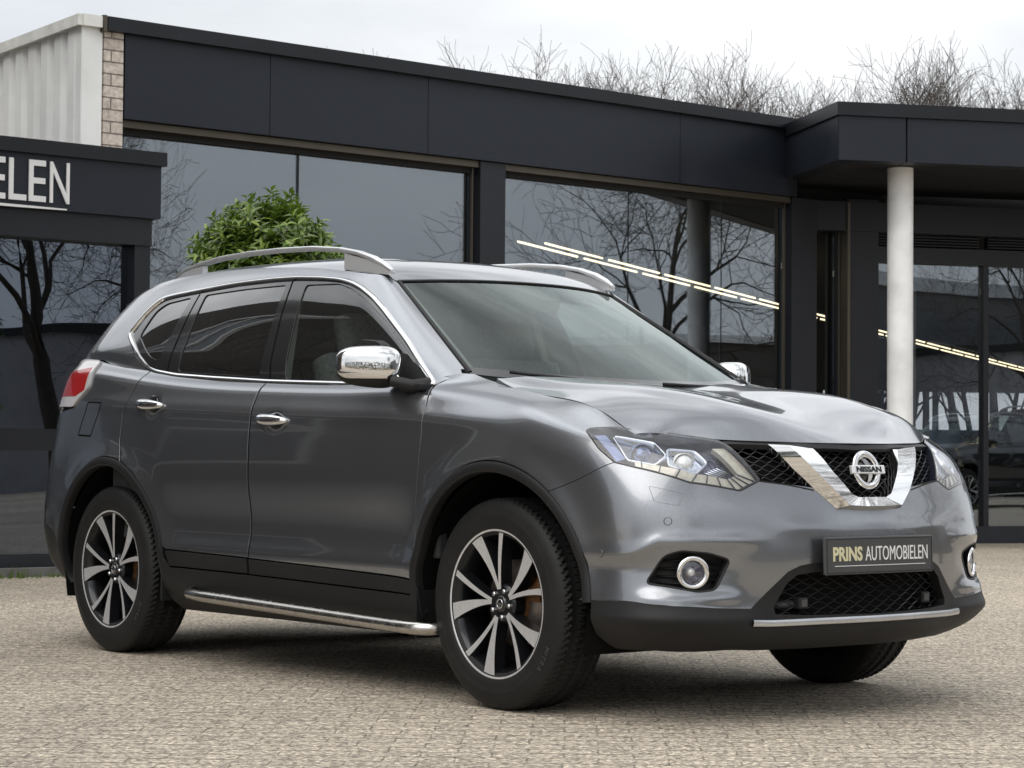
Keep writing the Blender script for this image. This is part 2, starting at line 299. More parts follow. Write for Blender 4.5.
mat('strip_dark',(.055,.053,.050),.9,noise=(30,.3),bump=(120,.003))
b=MB(); b.add([(-34,-1.75,.004),(-34,-4.95,.004),(2.5,-4.95,.004),(-1.,-3.1,.004),(-4.,-1.75,.004)],[(0,1,2,3,4)]); tag(b.build('unseen_dark_strip','strip_dark'),kind='structure')  # dark ground added out of view to darken the lower door reflections
class Wall:
    """vertical plane frame: origin (a,b), direction (da,db) on the ground, outward normal towards the viewer"""
    def __init__(s,a,b,da,db):
        n=math.hypot(da,db); s.o=(a,b); s.d=(da/n,db/n); s.n=(s.d[1],-s.d[0])   # n points towards smaller b
        if s.n[1]>0 : s.n=(-s.n[0],-s.n[1])
    def P(s,t,z,out=0.): return W(s.o[0]+s.d[0]*t+s.n[0]*out,s.o[1]+s.d[1]*t+s.n[1]*out,z)
    def box(s,mb,t0,t1,z0,z1,o0,o1):
        V=[s.P(t,z,o) for t in (t0,t1) for o in (o0,o1) for z in (z0,z1)]
        return mb.add(V,[(0,1,3,2),(4,6,7,5),(0,4,5,1),(2,3,7,6),(0,2,6,4),(1,5,7,3)])
    def ob(s,name,m,parent,t0,t1,z0,z1,o0,o1):
        """box as an object in the wall's own frame (x along, y out, z up)"""
        mb=MB(); V=[(t,o,z) for t in (t0,t1) for o in (o0,o1) for z in (z0,z1)]
        mb.add(V,[(0,1,3,2),(4,6,7,5),(0,4,5,1),(2,3,7,6),(0,2,6,4),(1,5,7,3)])
        bm_=mb.build(name,m,parent); me=bm_.data
        bm=bmesh.new(); bm.from_mesh(me); bmesh.ops.recalc_face_normals(bm,faces=bm.faces[:]); bm.to_mesh(me); bm.free()
        p=s.P(0,0); x=s.P(1,0)-p; y=s.P(0,0,1)-p
        M=Matrix((x,y,Vector((0,0,1)))).transposed().to_4x4(); M.translation=p; bm_.matrix_world=M
        return bm_
def root_at(name,a,b):
    return empty(name,(0,0,0))

# --- showroom: long glazed facade running away to the right ---
A=Wall(-3.079,17.3,.774,.633)
def tpost(u):
    k=(u-514.2)/2199.46*1.0055; return (k*17.3+3.079)/(.774-k*.633)
show=root_at('showroom',0,0)
ZT=4.19
A.ob('roof_cap','cap_anthracite',show,tpost(104),tpost(797)+.02,4.185,4.295,-.4,.06)
def tpost(u):
    k=(u-514.2)/2199.46*1.0055; return (k*17.3+3.079)/(.774-k*.633)
xs=[0.,tpost(270),tpost(428),tpost(680),tpost(797)]
for i in range(len(xs)-1):
    A.ob('fascia_panel','panel_anthracite',show,xs[i]+(.0 if i==0 else .006),xs[i+1],3.515,4.185,-.25,0.)
A.ob('fascia_backing','soffit_black',show,.0,7.7,3.47,4.18,-.40,-.26)
A.ob('window_head','aluminium_bar',show,.0,7.7,3.455,3.51,-.30,-.06)
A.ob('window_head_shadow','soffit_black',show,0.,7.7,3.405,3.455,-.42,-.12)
# posts: t positions
posts=[(tpost(484),tpost(509)),(tpost(795),tpost(820))]
for t0,t1 in posts: A.ob('post','frame_anthracite',show,t0,t1,.02,3.51,-.22,-.04)
for t in (tpost(480),tpost(792)): A.ob('post_edge','aluminium_bar',show,t-.004,t+.012,.02,3.45,-.13,-.10)
panes=[(0.,tpost(309)),(tpost(310),tpost(481)),(tpost(510),tpost(640)),(tpost(640.6),tpost(733)),(tpost(733.6),tpost(794)),(tpost(821),tpost(846))]
for t0,t1 in panes:
    A.ob('window_pane','shop_glass',show,t0+.004,t1-.004,.30,3.41,-.17,-.16)
A.ob('window_joint','frame_anthracite',show,tpost(309)-.006,tpost(309)+.010,.30,3.41,-.18,-.15)
A.ob('base_wall','plinth_dark',show,0,7.6,.0,.30,-.3,-.05)
A.ob('corner_post','frame_anthracite',show,tpost(847),tpost(847)+.42,.0,3.52,-.3,-.02)
A.ob('corner_edge','aluminium_bar',show,tpost(846)-.02,tpost(846)+.02,.02,3.46,-.09,-.06)
# entrance block under the canopy, nearly square to the view
Bw=Wall(3.45,22.5,.964,.266)
Cn=Wall(.1482*20.6,20.6,.9756,.22)
cano=root_at('entrance_canopy',0,0)
ZC=.869+(458.5-101)/2199.46*20.6
Cn.ob('roof_cap','cap_anthracite',cano,-.02,9,ZC-.115,ZC+.01,-.5,.03)
for t0,t1 in ((0,.67*20.6/21+.02),(.69,2.6),(2.606,4.6),(4.606,9)): Cn.ob('fascia_panel','panel_anthracite',cano,t0+.004,t1,ZC-.535,ZC-.117,-.2,.0)
Cn.ob('soffit','soffit_black',cano,.05,9,ZC-.525,ZC-.45,-2.6,-.21)
# return of the canopy back to the main facade
Rt=Wall(.1482*20.6,20.6,-.35,1.6)
Rt.ob('return_cap','cap_anthracite',cano,.02,1.85,ZC-.115,ZC+.008,-.3,.02); Rt.ob('return_panel','panel_anthracite',cano,0.01,1.85,ZC-.533,ZC-.118,-.2,.0)
# column
b=MB(); c0=W(.1765*21.3,21.3); b.lathe([(.125,0.),(.125,ZC-.5)],40,Matrix.Translation(c0)); b.lathe([(.15,0.0),(.15,.06),(.125,.07)],40,Matrix.Translation(c0))
col_=b.build('canopy_column','column_white'); tag(col_,'round white concrete column holding up the dark entrance canopy','column')
def tb(u): 
    k=(u-512.8)/2199.46*1.003; return (k*22.5-3.45)/(.964-k*.266)
hz=lambda v:.869+(458.8-v)/2199.46*22.7
ent=root_at('shop_entrance',0,0)
Bw.ob('head_beam','frame_anthracite',ent,-.4,9,hz(232),hz(203),-.2,-.02); Bw.ob('transom','frame_anthracite',ent,tb(848),9,hz(262),hz(246),-.2,-.05)
Bw.ob('wall_cladding','frame_anthracite',ent,tb(848),tb(880),0,hz(200),-.3,-.04)
for u0,u1 in ((882,982),(991,1075)): 
    v_=Bw.ob('vent_grille','matt_black',ent,tb(u0),tb(u1),hz(245.5),hz(233),-.16,-.10)
    for k in range(4): Bw.ob('vent_slat','frame_anthracite',v_,tb(u0),tb(u1),hz(235+k*2.8)-.006,hz(235+k*2.8)+.006,-.10,-.07)
Bw.ob('base_wall','plinth_dark',ent,tb(878),9,0.0,hz(526),-.3,-.03)
for t0,t1 in ((tb(881),tb(986)),(tb(992),tb(1097)),(tb(1103),5.2),(5.26,7.1),(7.16,8.98)): Bw.ob('window_pane','shop_glass',ent,t0,t1,hz(526),hz(262),-.14,-.13)
Bw.ob('mullion','frame_anthracite',ent,tb(986.5),tb(991.5),hz(526),hz(262),-.18,-.07)
for t0 in (tb(1097.5),5.2,7.1,8.94): Bw.ob('mullion','frame_anthracite',ent,t0,t0+.055,hz(526),hz(262),-.18,-.07)
Bw.ob('corner_edge','aluminium_bar',ent,tb(850)-.03,tb(850)+.0,.0,hz(204),-.2,-.0)
# roof slab and inner shell of the showroom
def slab(name,pts,z0,z1,m,parent=None):
    mb=MB(); n=len(pts); V=[W(a,b_,z0) for a,b_ in pts]+[W(a,b_,z1) for a,b_ in pts]
    mb.add(V,[tuple(range(n)),tuple(range(2*n-1,n-1,-1))]+[(i,(i+1)%n,n+(i+1)%n,n+i) for i in range(n)]); return mb.build(name,m,parent)
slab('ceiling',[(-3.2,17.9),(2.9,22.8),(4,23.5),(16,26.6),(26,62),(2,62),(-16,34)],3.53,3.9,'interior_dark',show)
slab('showroom_floor',[(-3.2,17.55),(2.75,22.3),(3.6,22.85),(16,26.3),(26,62),(2,62),(-16,34)],.0,.03,'interior_floor',show)
# rear wall of the entrance hall: high dark wall above a row of windows
bk=Wall(1.,44.,.97,.24)
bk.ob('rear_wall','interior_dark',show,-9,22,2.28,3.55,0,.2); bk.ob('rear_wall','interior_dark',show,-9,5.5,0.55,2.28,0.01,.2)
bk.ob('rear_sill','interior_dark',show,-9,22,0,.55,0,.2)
for t in (6.2,9.3,12.4,15.5,18.6): bk.ob('rear_mullion','frame_anthracite',show,t,t+.10,.55,2.28,.02,.15)
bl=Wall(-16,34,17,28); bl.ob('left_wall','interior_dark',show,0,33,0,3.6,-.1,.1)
b=MB(); c0=W(.1798*34,34.); b.lathe([(.13,0.),(.13,3.5)],24,Matrix.Translation(c0)); tag(b.build('inner_column','column_white'),'pale round column far back in the showroom','column')
# light strips hanging in a line below the ceiling
def seen(u,v,b_): # ground frame coordinates of a sight line at distance b
    return ((u-512)/2199.46*b_, b_, .869+(456.35+(u-512)*.0076-v)/2199.46*b_)
def strip(P0,P1,n,name,label,grp,par_off=.07,w_=.022):
    for k in range(n):
        for s_ in (-1,1):
            t0=(k+.04+(.25 if s_>0 else 0))/n; t1=(k+.93+(.25 if s_>0 else 0))/n
            q0=[P0[i]+(P1[i]-P0[i])*t0 for i in range(3)]; q1=[P0[i]+(P1[i]-P0[i])*t1 for i in range(3)]
            q0[2]+=s_*.014; q1[2]+=s_*.014; q0[0]+=s_*par_off; q1[0]+=s_*par_off
            mb=MB(); mb.tube([W(*q0),W(*q1)],w_,6); yield mb
def lerp_strip(u0,v0,b0,u1,v1,b1,n,grp,lab,w_):
    P0=seen(u0,v0,b0);P1=seen(u1,v1,b1); i=0
    for mb in strip(P0,P1,n,'x',lab,grp,w_=w_,par_off=.05):
        side='upper' if i%2 else 'lower'; k=i//2
        o=mb.build('light_strip','lamp_strip'); tag(o,'%s %s glowing tube of the ceiling light row inside the showroom'%(ORD[k],side),'light strip',grp); i+=1
ORD=['first','second','third','fourth','fifth','sixth','seventh','eighth','ninth','tenth','eleventh','twelfth','thirteenth','fourteenth']
lerp_strip(519,239,22.,1030,371,43,14,'light strips under the showroom ceiling','long ceiling row inside the showroom',.012)
# --- low sign annex with glass door on the left ---
An=Wall(-2.604,16.2,.774,.633); anx=root_at('sign_annex',0,0)
def ta(u):
    k=(u-513.6)/2199.46*1.005; return (k*16.2+2.604)/(.774-k*.633)
za=lambda v,u=60:.869+(453.6-v)/2199.46*(16.2+.633*ta(u))
An.ob('roof_cap','cap_anthracite',anx,-6,.03,2.99,3.09,-2.,.035); An.ob('fascia_panel','panel_anthracite',anx,-6,0.,2.60,2.99,-.3,.0)
An.ob('fascia_lower','frame_anthracite',anx,-6,-.05,2.40,2.60,-.35,-.04)
An.ob('side_post','frame_anthracite',anx,-.18,-.05,.0,2.40,-.30,-.06); An.ob('side_wall','frame_anthracite',anx,-.12,-.07,.0,2.60,-2.,-.31)
An.ob('door_rail','frame_anthracite',anx,-6,-.18,.885,1.04,-.26,-.10); An.ob('door_sill','plinth_dark',anx,-6,-.05,.0,.14,-.32,-.05)
An.ob('door_pane','door_glass',anx,-6,-.18,1.04,2.40,-.17,-.16); An.ob('door_pane','door_glass',anx,-6,-.18,.14,.885,-.17,-.16)
An.ob('jamb','frame_anthracite',anx,ta(-2),ta(3),.14,2.40,-.22,-.09)
An.ob('inner_wall','interior_dark',anx,-6,-.12,0,2.6,-2.2,-2.0)
# lettering on the annex
def letters(s,t0,t1,z0,z1,mt,par,ext=.012):
    V,Fc=text_mesh(s,1,1,.5,.004); a=V.min(0);c=V.max(0)
    V[:,0]=t0+(V[:,0]-a[0])/(c[0]-a[0])*(t1-t0); V[:,1]=z0+(V[:,1]-a[1])/(c[1]-a[1])*(z1-z0); V[:,2]=(V[:,2]-a[2])/(c[2]-a[2])*ext
    mb=MB(); mb.add([An.P(x,y,.003+z) for x,y,z in V],Fc); return mb.build('sign_letters',mt,par)
L0,L1=ta(8),ta(69)
# LEN spans L0..L1; lay the word out letter by letter so the visible end sits right
lw=(L1-L0); 
for ch,x0,x1 in (('N',ta(50),ta(69.5)),('E',ta(29),ta(46)),('L',ta(9),ta(26.5)),('E',ta(-12),ta(5.5)),('I',ta(-21),ta(-17.5)),('B',ta(-43),ta(-26)),('O',ta(-66),ta(-48)),('M',ta(-94),ta(-71)),('O',ta(-117),ta(-99)),('T',ta(-138),ta(-121)),('U',ta(-160),ta(-142)),('A',ta(-183),ta(-164)),
                 ('S',ta(-214),ta(-197)),('N',ta(-237),ta(-219)),('I',ta(-245),ta(-241)),('R',ta(-268),ta(-250)),('P',ta(-290),ta(-273))):
    letters(ch,x0,x1,2.650,2.945,'sign_white',anx)
mb=MB(); T=np.linspace(ta(-230),ta(67),24); V=[]
for i,t in enumerate(T):
    s_=abs(i/23*2-1); h_=.020*(1-.5*s_**3); V+=[An.P(t,2.597-h_/2+.012-.03*0,.004),An.P(t,2.597+h_/2+.012,.004),An.P(t,2.597+h_/2+.012,.016),An.P(t,2.597-h_/2+.012,.016)]
mb.add(V,[(4*i+j,4*i+4+j,4*i+4+(j+1)%4,4*i+(j+1)%4) for i in range(23) for j in range(4)]+[(0,1,2,3),(95,94,93,92)]); mb.build('sign_underline','sign_white',anx)
# --- white profiled cladding wall and brick pier at the left corner ---
cl=root_at('clad_hall',0,0)
tt=lambda u:tpost(u)
A.ob('brick_pier','pale_brick',cl,tt(104),tt(123.5),2.0,4.183,-.28,-.004)
A.ob('corner_sheet','white_cladding',cl,tt(82),tt(102),0,4.20,-.1,.0)
A.ob('cap_end','white_trim',cl,tt(80),tt(99),4.20,4.29,-.3,.05)
A.ob('cap_joint','aluminium_bar',cl,tt(99.5),tt(103),4.17,4.30,-.3,.06)
c0=A.P(tt(81),0); ca,cb=A.o[0]+A.d[0]*tt(81),A.o[1]+A.d[1]*tt(81)
Cw=Wall(ca,cb,-.579,.815); Cw.n=(-Cw.d[1],Cw.d[0]); Cw.n=(-.815,-.579)
mb=MB(); prof=[]; t=0.; 
while t<9:
    prof+= [(t,.0),(t+.035,-.055),(t+.095,-.055),(t+.13,0.),(t+.26,0.)]; t+=.26
V=[]
for t_,o_ in prof: V+=[Cw.P(t_,.0,o_),Cw.P(t_,4.20,o_)]
mb.add(V,[(2*i,2*i+2,2*i+3,2*i+1) for i in range(len(prof)-1)]); mb.build('profiled_sheet','white_cladding',cl)
mb=MB(); Cw.box(mb,-.02,9,4.203,4.29,-.35,.04) ; mb.build('roof_edge','white_trim',cl)
mb=MB(); Cw.box(mb,.45,9,0,4.1,-.4,-.1); mb.build('back_wall','white_cladding',cl)
tag(show,'dark anthracite showroom with wide reflecting windows behind the car','building')
tag(cano,'protruding black flat canopy at the right above the round white column','canopy')
tag(ent,'dark framed entrance glazing with slatted vents, right of the white column','shop front')
tag(anx,'low black annex with white sign letters and a glass door at the left','building')
tag(cl,'white profiled metal hall with a rough brick corner at the upper left','building')

# --- bare trees ---
def tree_parts(seed,spread=.55,levels=6,r0=.14,up=.35,trunk_h=.28,twig_r=.006,kids=(3,5),crook=.22,droop=0.,leader=0):
    rnd_=random.Random(seed); tk=MB(); tw=MB()
    def grow(p,d,L,r,lv):
        n=(leader if lv==0 and leader else 4) if lv<3 else 3; P=[p.copy()];rr=[r]; q=p.copy(); dd=d.copy(); pts=[]
        r1=r*((.25 if leader and lv==0 else .5 if leader else .62) if lv<levels-1 else .35)
        for i in range(n):
            dd=(dd+Vector((rnd_.gauss(0,1),rnd_.gauss(0,1),rnd_.gauss(0,.7)))*crook*(1 if lv else .25)+Vector((0,0,up*.25-droop*lv*.1))*(1 if lv else 1)).normalized()
            q=q+dd*L/n; P.append(q.copy()); rr.append(r+(r1-r)*(i+1)/n); pts.append((q.copy(),dd.copy()))
        (tk if lv<2 else tw).tube(P,[max(x,twig_r*.55) for x in rr],(8,6,5,4,3,3,3,3)[lv],False,True)
        if lv>=levels-1: return
        k=rnd_.randint(*kids)+(1 if lv==0 else 0)
        if leader and lv==0: k=leader+3
        for j in range(k):
            i=n-1 if j==0 else rnd_.randint(0 if lv>1 else n//2,n-1)
            if leader and lv==0: i=n-1-int(j*(n-int(n*.28))/k)
            c,dv=pts[i]
            a=dv.cross(Vector((rnd_.gauss(0,1),rnd_.gauss(0,1),rnd_.gauss(0,1)))).normalized()
            ang=rnd_.uniform(.25,.55) if j==0 else rnd_.uniform(.45,1.05)*spread/.55
            nd=(dv*math.cos(ang)+a*math.sin(ang)); nd=(nd+Vector((0,0,up*.4))).normalized()
            grow(c,nd,(L*rnd_.uniform(.58,.86) if not(leader and lv==0) else L*rnd_.uniform(.34,.5)*(1.15-.5*(i+1)/n)),rr[i+1]*(.82 if j==0 else rnd_.uniform(.42,.62)),lv+1)
    grow(Vector((0,0,-.1)),Vector((0,0,1)),10*trunk_h,r0,0)
    return tk,tw
def scale_h(tk,tw,H):
    z=max(v[2] for v in tw.v); s=H/z
    for b_ in (tk,tw): b_.v=[(x*s,y*s,z_*s) for x,y,z_ in b_.v]
PROTO={}
def tree(key,a,b_,H,rz,label,group=None,barkm='bark',twm='twig',sq=1.,**kw):
    if key not in PROTO:
        tk,tw=tree_parts(**kw); scale_h(tk,tw,10.); r=empty('bare_tree'); o1=tk.build('trunk',barkm,r); o2=tw.build('branches',twm,r); PROTO[key]=(r,o1,o2); root=r
    else:
        r,o1,o2=PROTO[key]; root=r.copy(); COL.objects.link(root)
        for o in (o1,o2): c=o.copy(); COL.objects.link(c); c.parent=root
    root.location=W(a,b_); root.rotation_euler=(0,0,rz); root.scale=(H/10*sq,H/10*sq,H/10)
    tag(root,label,'tree',group); return root
FAR=[dict(seed=s,levels=6,r0=.15,up=.26,trunk_h=.80,twig_r=.0105,kids=(4,5),spread=.56,crook=.20,leader=11) for s in (3,8,21)]
rl=random.Random(5)
# crowns seen above the roof: pixel column, crown top row, distance
far=[(357,48,58,'thin'),(428,44,60,'slim'),(500,62,56,'low'),(545,44,52,'twiggy'),(590,56,60,'narrow'),(640,62,56,'loose'),(688,46,50,'broad'),(722,40,54,'tall'),(765,58,50,'round'),(800,78,54,'short'),(868,74,56,'small'),(925,42,50,'dense'),(962,32,54,'highest'),(1000,52,50,'ragged'),(1040,40,54,'spreading')]
for i,(u,v,bb,adj) in enumerate(far):
    a,b_,z=seen(u,v,bb); where=('left end of the row' if i==0 else 'right end of the row at the picture edge' if i==len(far)-1 else '%s from the left'%ORD[i] if i<14 else '')
    tree('far%d'%(i%3),a,b_,z*1.0,rl.uniform(0,6.28),'%s bare crown behind the flat roof, %s'%(adj,where),'bare trees behind the showroom','bark','twig',**FAR[i%3])
# trees beyond the rear windows of the hall
for i,(u,bb,H) in enumerate(((905,58,9),(937,52,10),(955,60,9),(975,56,9),(1005,54,9),(880,62,9))):
    a=(u-512)/2199.46*bb; tree('far%d'%(i%3),a,bb,H,i*1.3,'bare tree seen through the entrance glass, %s of its row'%ORD[i],'trees seen through the hall','bark_green','twig',**FAR[i%3])
b=MB(); hb=Wall((865-512)/2199.46*50,50,1,.2); V=hb.box(b,-2,9,0,1.55,-.1,.1); tag(b.build('blue_hoarding','blue_hoarding'),'blue hoarding seen through the entrance glass','fence')
b=MB(); hb.box(b,2.6,3.0,.7,1.2,.12,.16); tag(b.build('yellow_sign','yellow_sign'),'small yellow board on the blue hoarding','sign')
# large trees out of frame to the right that the glass mirrors
BIG=dict(seed=12,levels=6,r0=.24,up=.10,trunk_h=.72,twig_r=.010,kids=(3,5),spread=.62,crook=.24,leader=9)
BIG2=dict(seed=31,levels=6,r0=.20,up=.06,trunk_h=.70,twig_r=.010,kids=(3,5),spread=.66,crook=.26,leader=9)
tree('big1',21.3,18.2,9.,.4,'wide bare tree standing across the yard, right of the picture',None,'bark','bark',.80,**BIG)
tree('big2',7.9,11.1,8.,3.9,'crooked bare tree beside the yard, mirrored in the annex door',None,'bark','bark',**BIG2)
tree('big1',20.6,8.0,9.,2.4,'slim bare tree across the yard, mirrored in the upper left window',None,'bark','bark',.5,**BIG)
tree('big2',12.,-14.0,9.,1.0,'bare tree behind the photographer on the right',None,'bark','bark',**BIG2)
for i,(a,b_) in enumerate(((46,24),(36,-6))): tree('far%d'%(i%3),a,b_,7,i*2.,'bare hedge tree far across the yard, %s of two'%ORD[i],'trees across the yard','bark','twig',**FAR[i%3])
# --- laurel bush behind the car ---
def leaf_bush():
    rn=random.Random(4); root=empty('laurel_bush',W((265-512)/2199.46*14.,14.)); 
    st=MB(); lf=MB()
    for k in range(26):
        a=rn.uniform(0,6.28); e=rn.uniform(.2,1.); h=rn.uniform(1.5,2.35); R0=.42*e
        P=[Vector((0,0,0)),Vector((R0*.5*math.cos(a),R0*.5*math.sin(a),h*.55)),Vector((R0*math.cos(a),R0*math.sin(a),h))]; st.tube(P,[.022,.014,.006],5)
    st.build('stems','bark',root)
    def leaf(c,d,up_,L,w_):
        d=d.normalized(); s=d.cross(up_); 
        if s.length<.1: s=d.cross(Vector((1,0,0)))
        s.normalize(); n=s.cross(d); 
        V=[c,c+d*L*.35+s*w_*.85-n*-.004,c+d*L*.35-s*w_*.85-n*-.004,c+d*L*.40-n*.006,c+d*L*.72+s*w_*.62-n*.010,c+d*L*.72-s*w_*.62-n*.010,c+d*L*.75-n*.014,c+d*L-n*.028]
        lf.add(V,[(0,3,1),(0,2,3),(1,3,6,4),(3,2,5,6),(4,6,7),(6,5,7)],True)
    shoots=[]
    for k in range(2900):
        th=rn.uniform(0,6.28); ph=math.acos(rn.uniform(-.75,1)); R1=rn.uniform(.45,1.)**.5
        n=Vector((math.sin(ph)*math.cos(th),math.sin(ph)*math.sin(th),math.cos(ph)))
        lump=1+.06*math.sin(3*th+1)+.05*math.sin(5*th+2*ph)+rn.gauss(0,.04)
        c=Vector(((n.x+.09)*.49*R1*lump,n.y*.49*R1*lump,1.62+math.copysign(abs(n.z)**.72,n.z)*.80*R1*lump)); shoots.append((c,n))
    for c,n in shoots:
        d=(n*.7+Vector((rn.gauss(0,.35),rn.gauss(0,.35),rn.uniform(.2,1.)))).normalized(); Ls=rn.uniform(.05,.11)
        for j in range(rn.randint(6,9)):
            t=j/10; p=c+d*Ls*t; az=j*2.4+rn.uniform(0,.5); side=d.cross(Vector((math.cos(az),math.sin(az),.3))).normalized()
            ld=(side*(1-.35*t)+d*(.45+.7*t)+Vector((0,0,-.1))).normalized(); leaf(p,ld,d,rn.uniform(.055,.085),rn.uniform(.012,.018))
    lf.build('foliage','laurel_leaf',root)
    tag(root,'glossy green laurel bush rising behind the roof of the car','bush'); return root
leaf_bush()
# --- kerb, moss and weeds at the foot of the annex ---
b=MB(); An.box(b,-6,.3,0,.06,.0,.12); tag(b.build('kerb','kerb'),kind='structure')
rn=random.Random(9); b=MB()
for k in range(900):
    t=-3.2+rn.random()**1*3.4; o=rn.uniform(.10,.30); p=An.P(t,0,o); hh_=rn.uniform(.015,.05)*(2. if abs(t-ta(14))<.05 else 1); a=rn.uniform(0,6.28); d=Vector((math.cos(a),math.sin(a),0))
    b.add([p-d*.004,p+d*.004,p+Vector((rn.gauss(0,.012),rn.gauss(0,.012),hh_))],[(0,1,2)])
tag(b.build('moss','moss'),'bright green moss and weeds along the foot of the annex','moss',kind='stuff')
sh=empty('ribbed_hall'); slab('wall',[(25,-6),(33,-6),(33,9.5),(27,9.5)],0,3.4,'ribbed_sheet',sh); slab('roof_edge',[(24.9,-6.1),(33.1,-6.1),(33.1,9.6),(26.9,9.6)],3.4,3.6,'cap_anthracite',sh)
tag(sh,'grey ribbed metal hall across the yard, mirrored in the annex door','building')
# --- house behind the photographer's left, mirrored in the car's side ---
Hs=empty('tiled_house')
def hbox(name,x0,x1,y0,y1,z0,z1,m,par):
    mb=MB(); mb.box(((x0+x1)/2-0,(y0+y1)/2,(z0+z1)/2),((x1-x0)/2,(y1-y0)/2,(z1-z0)/2)); return mb.build(name,m,par)
hbox('wall',-34,-4.2,-15,-4.9,0,2.6,'dark_brick',Hs)
mb=MB(); mb.add([(-34.4,-4.6,2.5),(-3.9,-4.6,2.5),(-3.9,-7.6,14.),(-34.4,-7.6,14.),(-34.4,-15.4,2.5),(-3.9,-15.4,2.5)],[(0,1,2,3),(3,2,5,4),(0,3,4),(1,5,2)]); 
mb.v=[tuple(v) for v in mb.v]; rf=mb.build('roof','roof_tile',Hs)
hbox('gutter',-34.4,-3.9,-4.6,-4.45,2.42,2.54,'window_white',Hs)
def roofpt(x,s,o=0.): # point on the front slope, s metres up the slope
    L=math.hypot(3.,11.5); return Vector((x,-4.6-3.*s/L+o*11.5/L,2.5+11.5*s/L+o*3./L))
for x,s in ((-9.4,4.2),(-15.5,4.2)):
    mb=MB()
    for (x0,x1,s0,s1,o) in ((x-1.0,x+1.0,s,s+.14,.12),(x-1.0,x+1.0,s+1.9,s+2.04,.12),(x-1.0,x-.86,s+.14,s+1.9,.12),(x+.86,x+1.0,s+.14,s+1.9,.12),(x-.05,x+.05,s+.14,s+1.9,.10)):
        V=[roofpt(x+(a_-x)*1.35,s+(c_-s)*1.35,d_) for a_ in (x0,x1) for c_ in (s0,s1) for d_ in (0,o)]; mb.add(V,[(0,1,3,2),(4,6,7,5),(0,4,5,1),(2,3,7,6),(0,2,6,4),(1,5,7,3)])
    f_=mb.build('roof_window','window_white',Hs); mb=MB(); mb.add([roofpt(x-1.16,s+.19,.05),roofpt(x+1.16,s+.19,.05),roofpt(x+1.16,s+2.56,.05),roofpt(x-1.16,s+2.56,.05)],[(0,1,2,3)]); mb.build('window_pane','shop_glass',f_)
for x in (-8,-13,-19): 
    w_=hbox('window',x-1,x+1,-4.9,-4.85,.9,2.1,'window_white',Hs)
    hbox('window_pane',x-.9,x+.9,-4.85,-4.83,1.0,2.0,'lamp_dark',w_)
tag(Hs,'dark tiled house behind the photographer, mirrored in the side windows','house')
# low grey hall across the yard that the right-hand glass mirrors, and a fence in front of the car
gh=empty('grey_hall'); G=Wall(26,-14,.3,1.)
G.n=(-1,.0)
slab('wall',[(24,-26),(34,-26),(34,-2),(24,-2)],0,5.2,'grey_render',gh); slab('roof_edge',[(23.9,-26.1),(34.1,-26.1),(34.1,-1.9),(23.9,-1.9)],5.2,5.5,'roof_white',gh)
tag(gh,'low grey hall with a pale roof edge across the yard','building')
hd=MB(); rn=random.Random(3)  # unseen hedge, added to give the car's reflections a dark horizon band
for k in range(2600):
    p=W(rn.uniform(-22,30),-15+rn.gauss(0,.5),abs(rn.uniform(0,3.0))); a=Vector((rn.gauss(0,1),rn.gauss(0,1),rn.gauss(0,1))).normalized()*.28; c=a.cross(Vector((rn.gauss(0,1),rn.gauss(0,1),1))).normalized()*.2
    hd.add([p-a,p+c,p+a,p-c],[(0,1,2,3)])
tag(hd.build('hedge','dark_wall' if 0 else 'hedge_green'),'long dark hedge added unseen behind the photographer for a dark band in reflections','hedge')
gh2=empty('dark_shed'); slab('wall',[(30,12),(36,12),(38,32),(32,32)],0,3.5,'dark_wall',gh2); slab('roof_edge',[(29.9,11.9),(36.1,11.9),(38.1,32.1),(31.9,32.1)],3.5,3.68,'roof_white',gh2)
tag(gh2,'long low dark shed with a white roof edge, mirrored in the showroom glass','shed')

# ---------- tensor cubic spline surfaces (car frame: X forward, Y left, Z up; tables give the right half with positive half-widths) ----------
def spline_matrix(t, q):
    """rows of weights so that value(q) = M @ y for a natural cubic spline through (t, y)"""
    t=np.asarray(t,float); q=np.atleast_1d(np.asarray(q,float)); n=len(t); h=np.diff(t)
    A=np.zeros((n,n)); B=np.zeros((n,n)); A[0,0]=A[-1,-1]=1
    for i in range(1,n-1):
        A[i,i-1]=h[i-1]; A[i,i]=2*(h[i-1]+h[i]); A[i,i+1]=h[i]
        B[i,i-1]=6/h[i-1]; B[i,i]=-6/h[i-1]-6/h[i]; B[i,i+1]=6/h[i]
    K=np.linalg.solve(A,B)
    k=np.clip(np.searchsorted(t,q,side='right')-1,0,n-2)
    hh=h[k]; a=(t[k+1]-q)/hh; b=1-a
    M=np.zeros((len(q),n)); r=np.arange(len(q))
    M[r,k]+=a; M[r,k+1]+=b
    M+=((a**3-a)*hh**2/6)[:,None]*K[k]+((b**3-b)*hh**2/6)[:,None]*K[k+1]
    return M
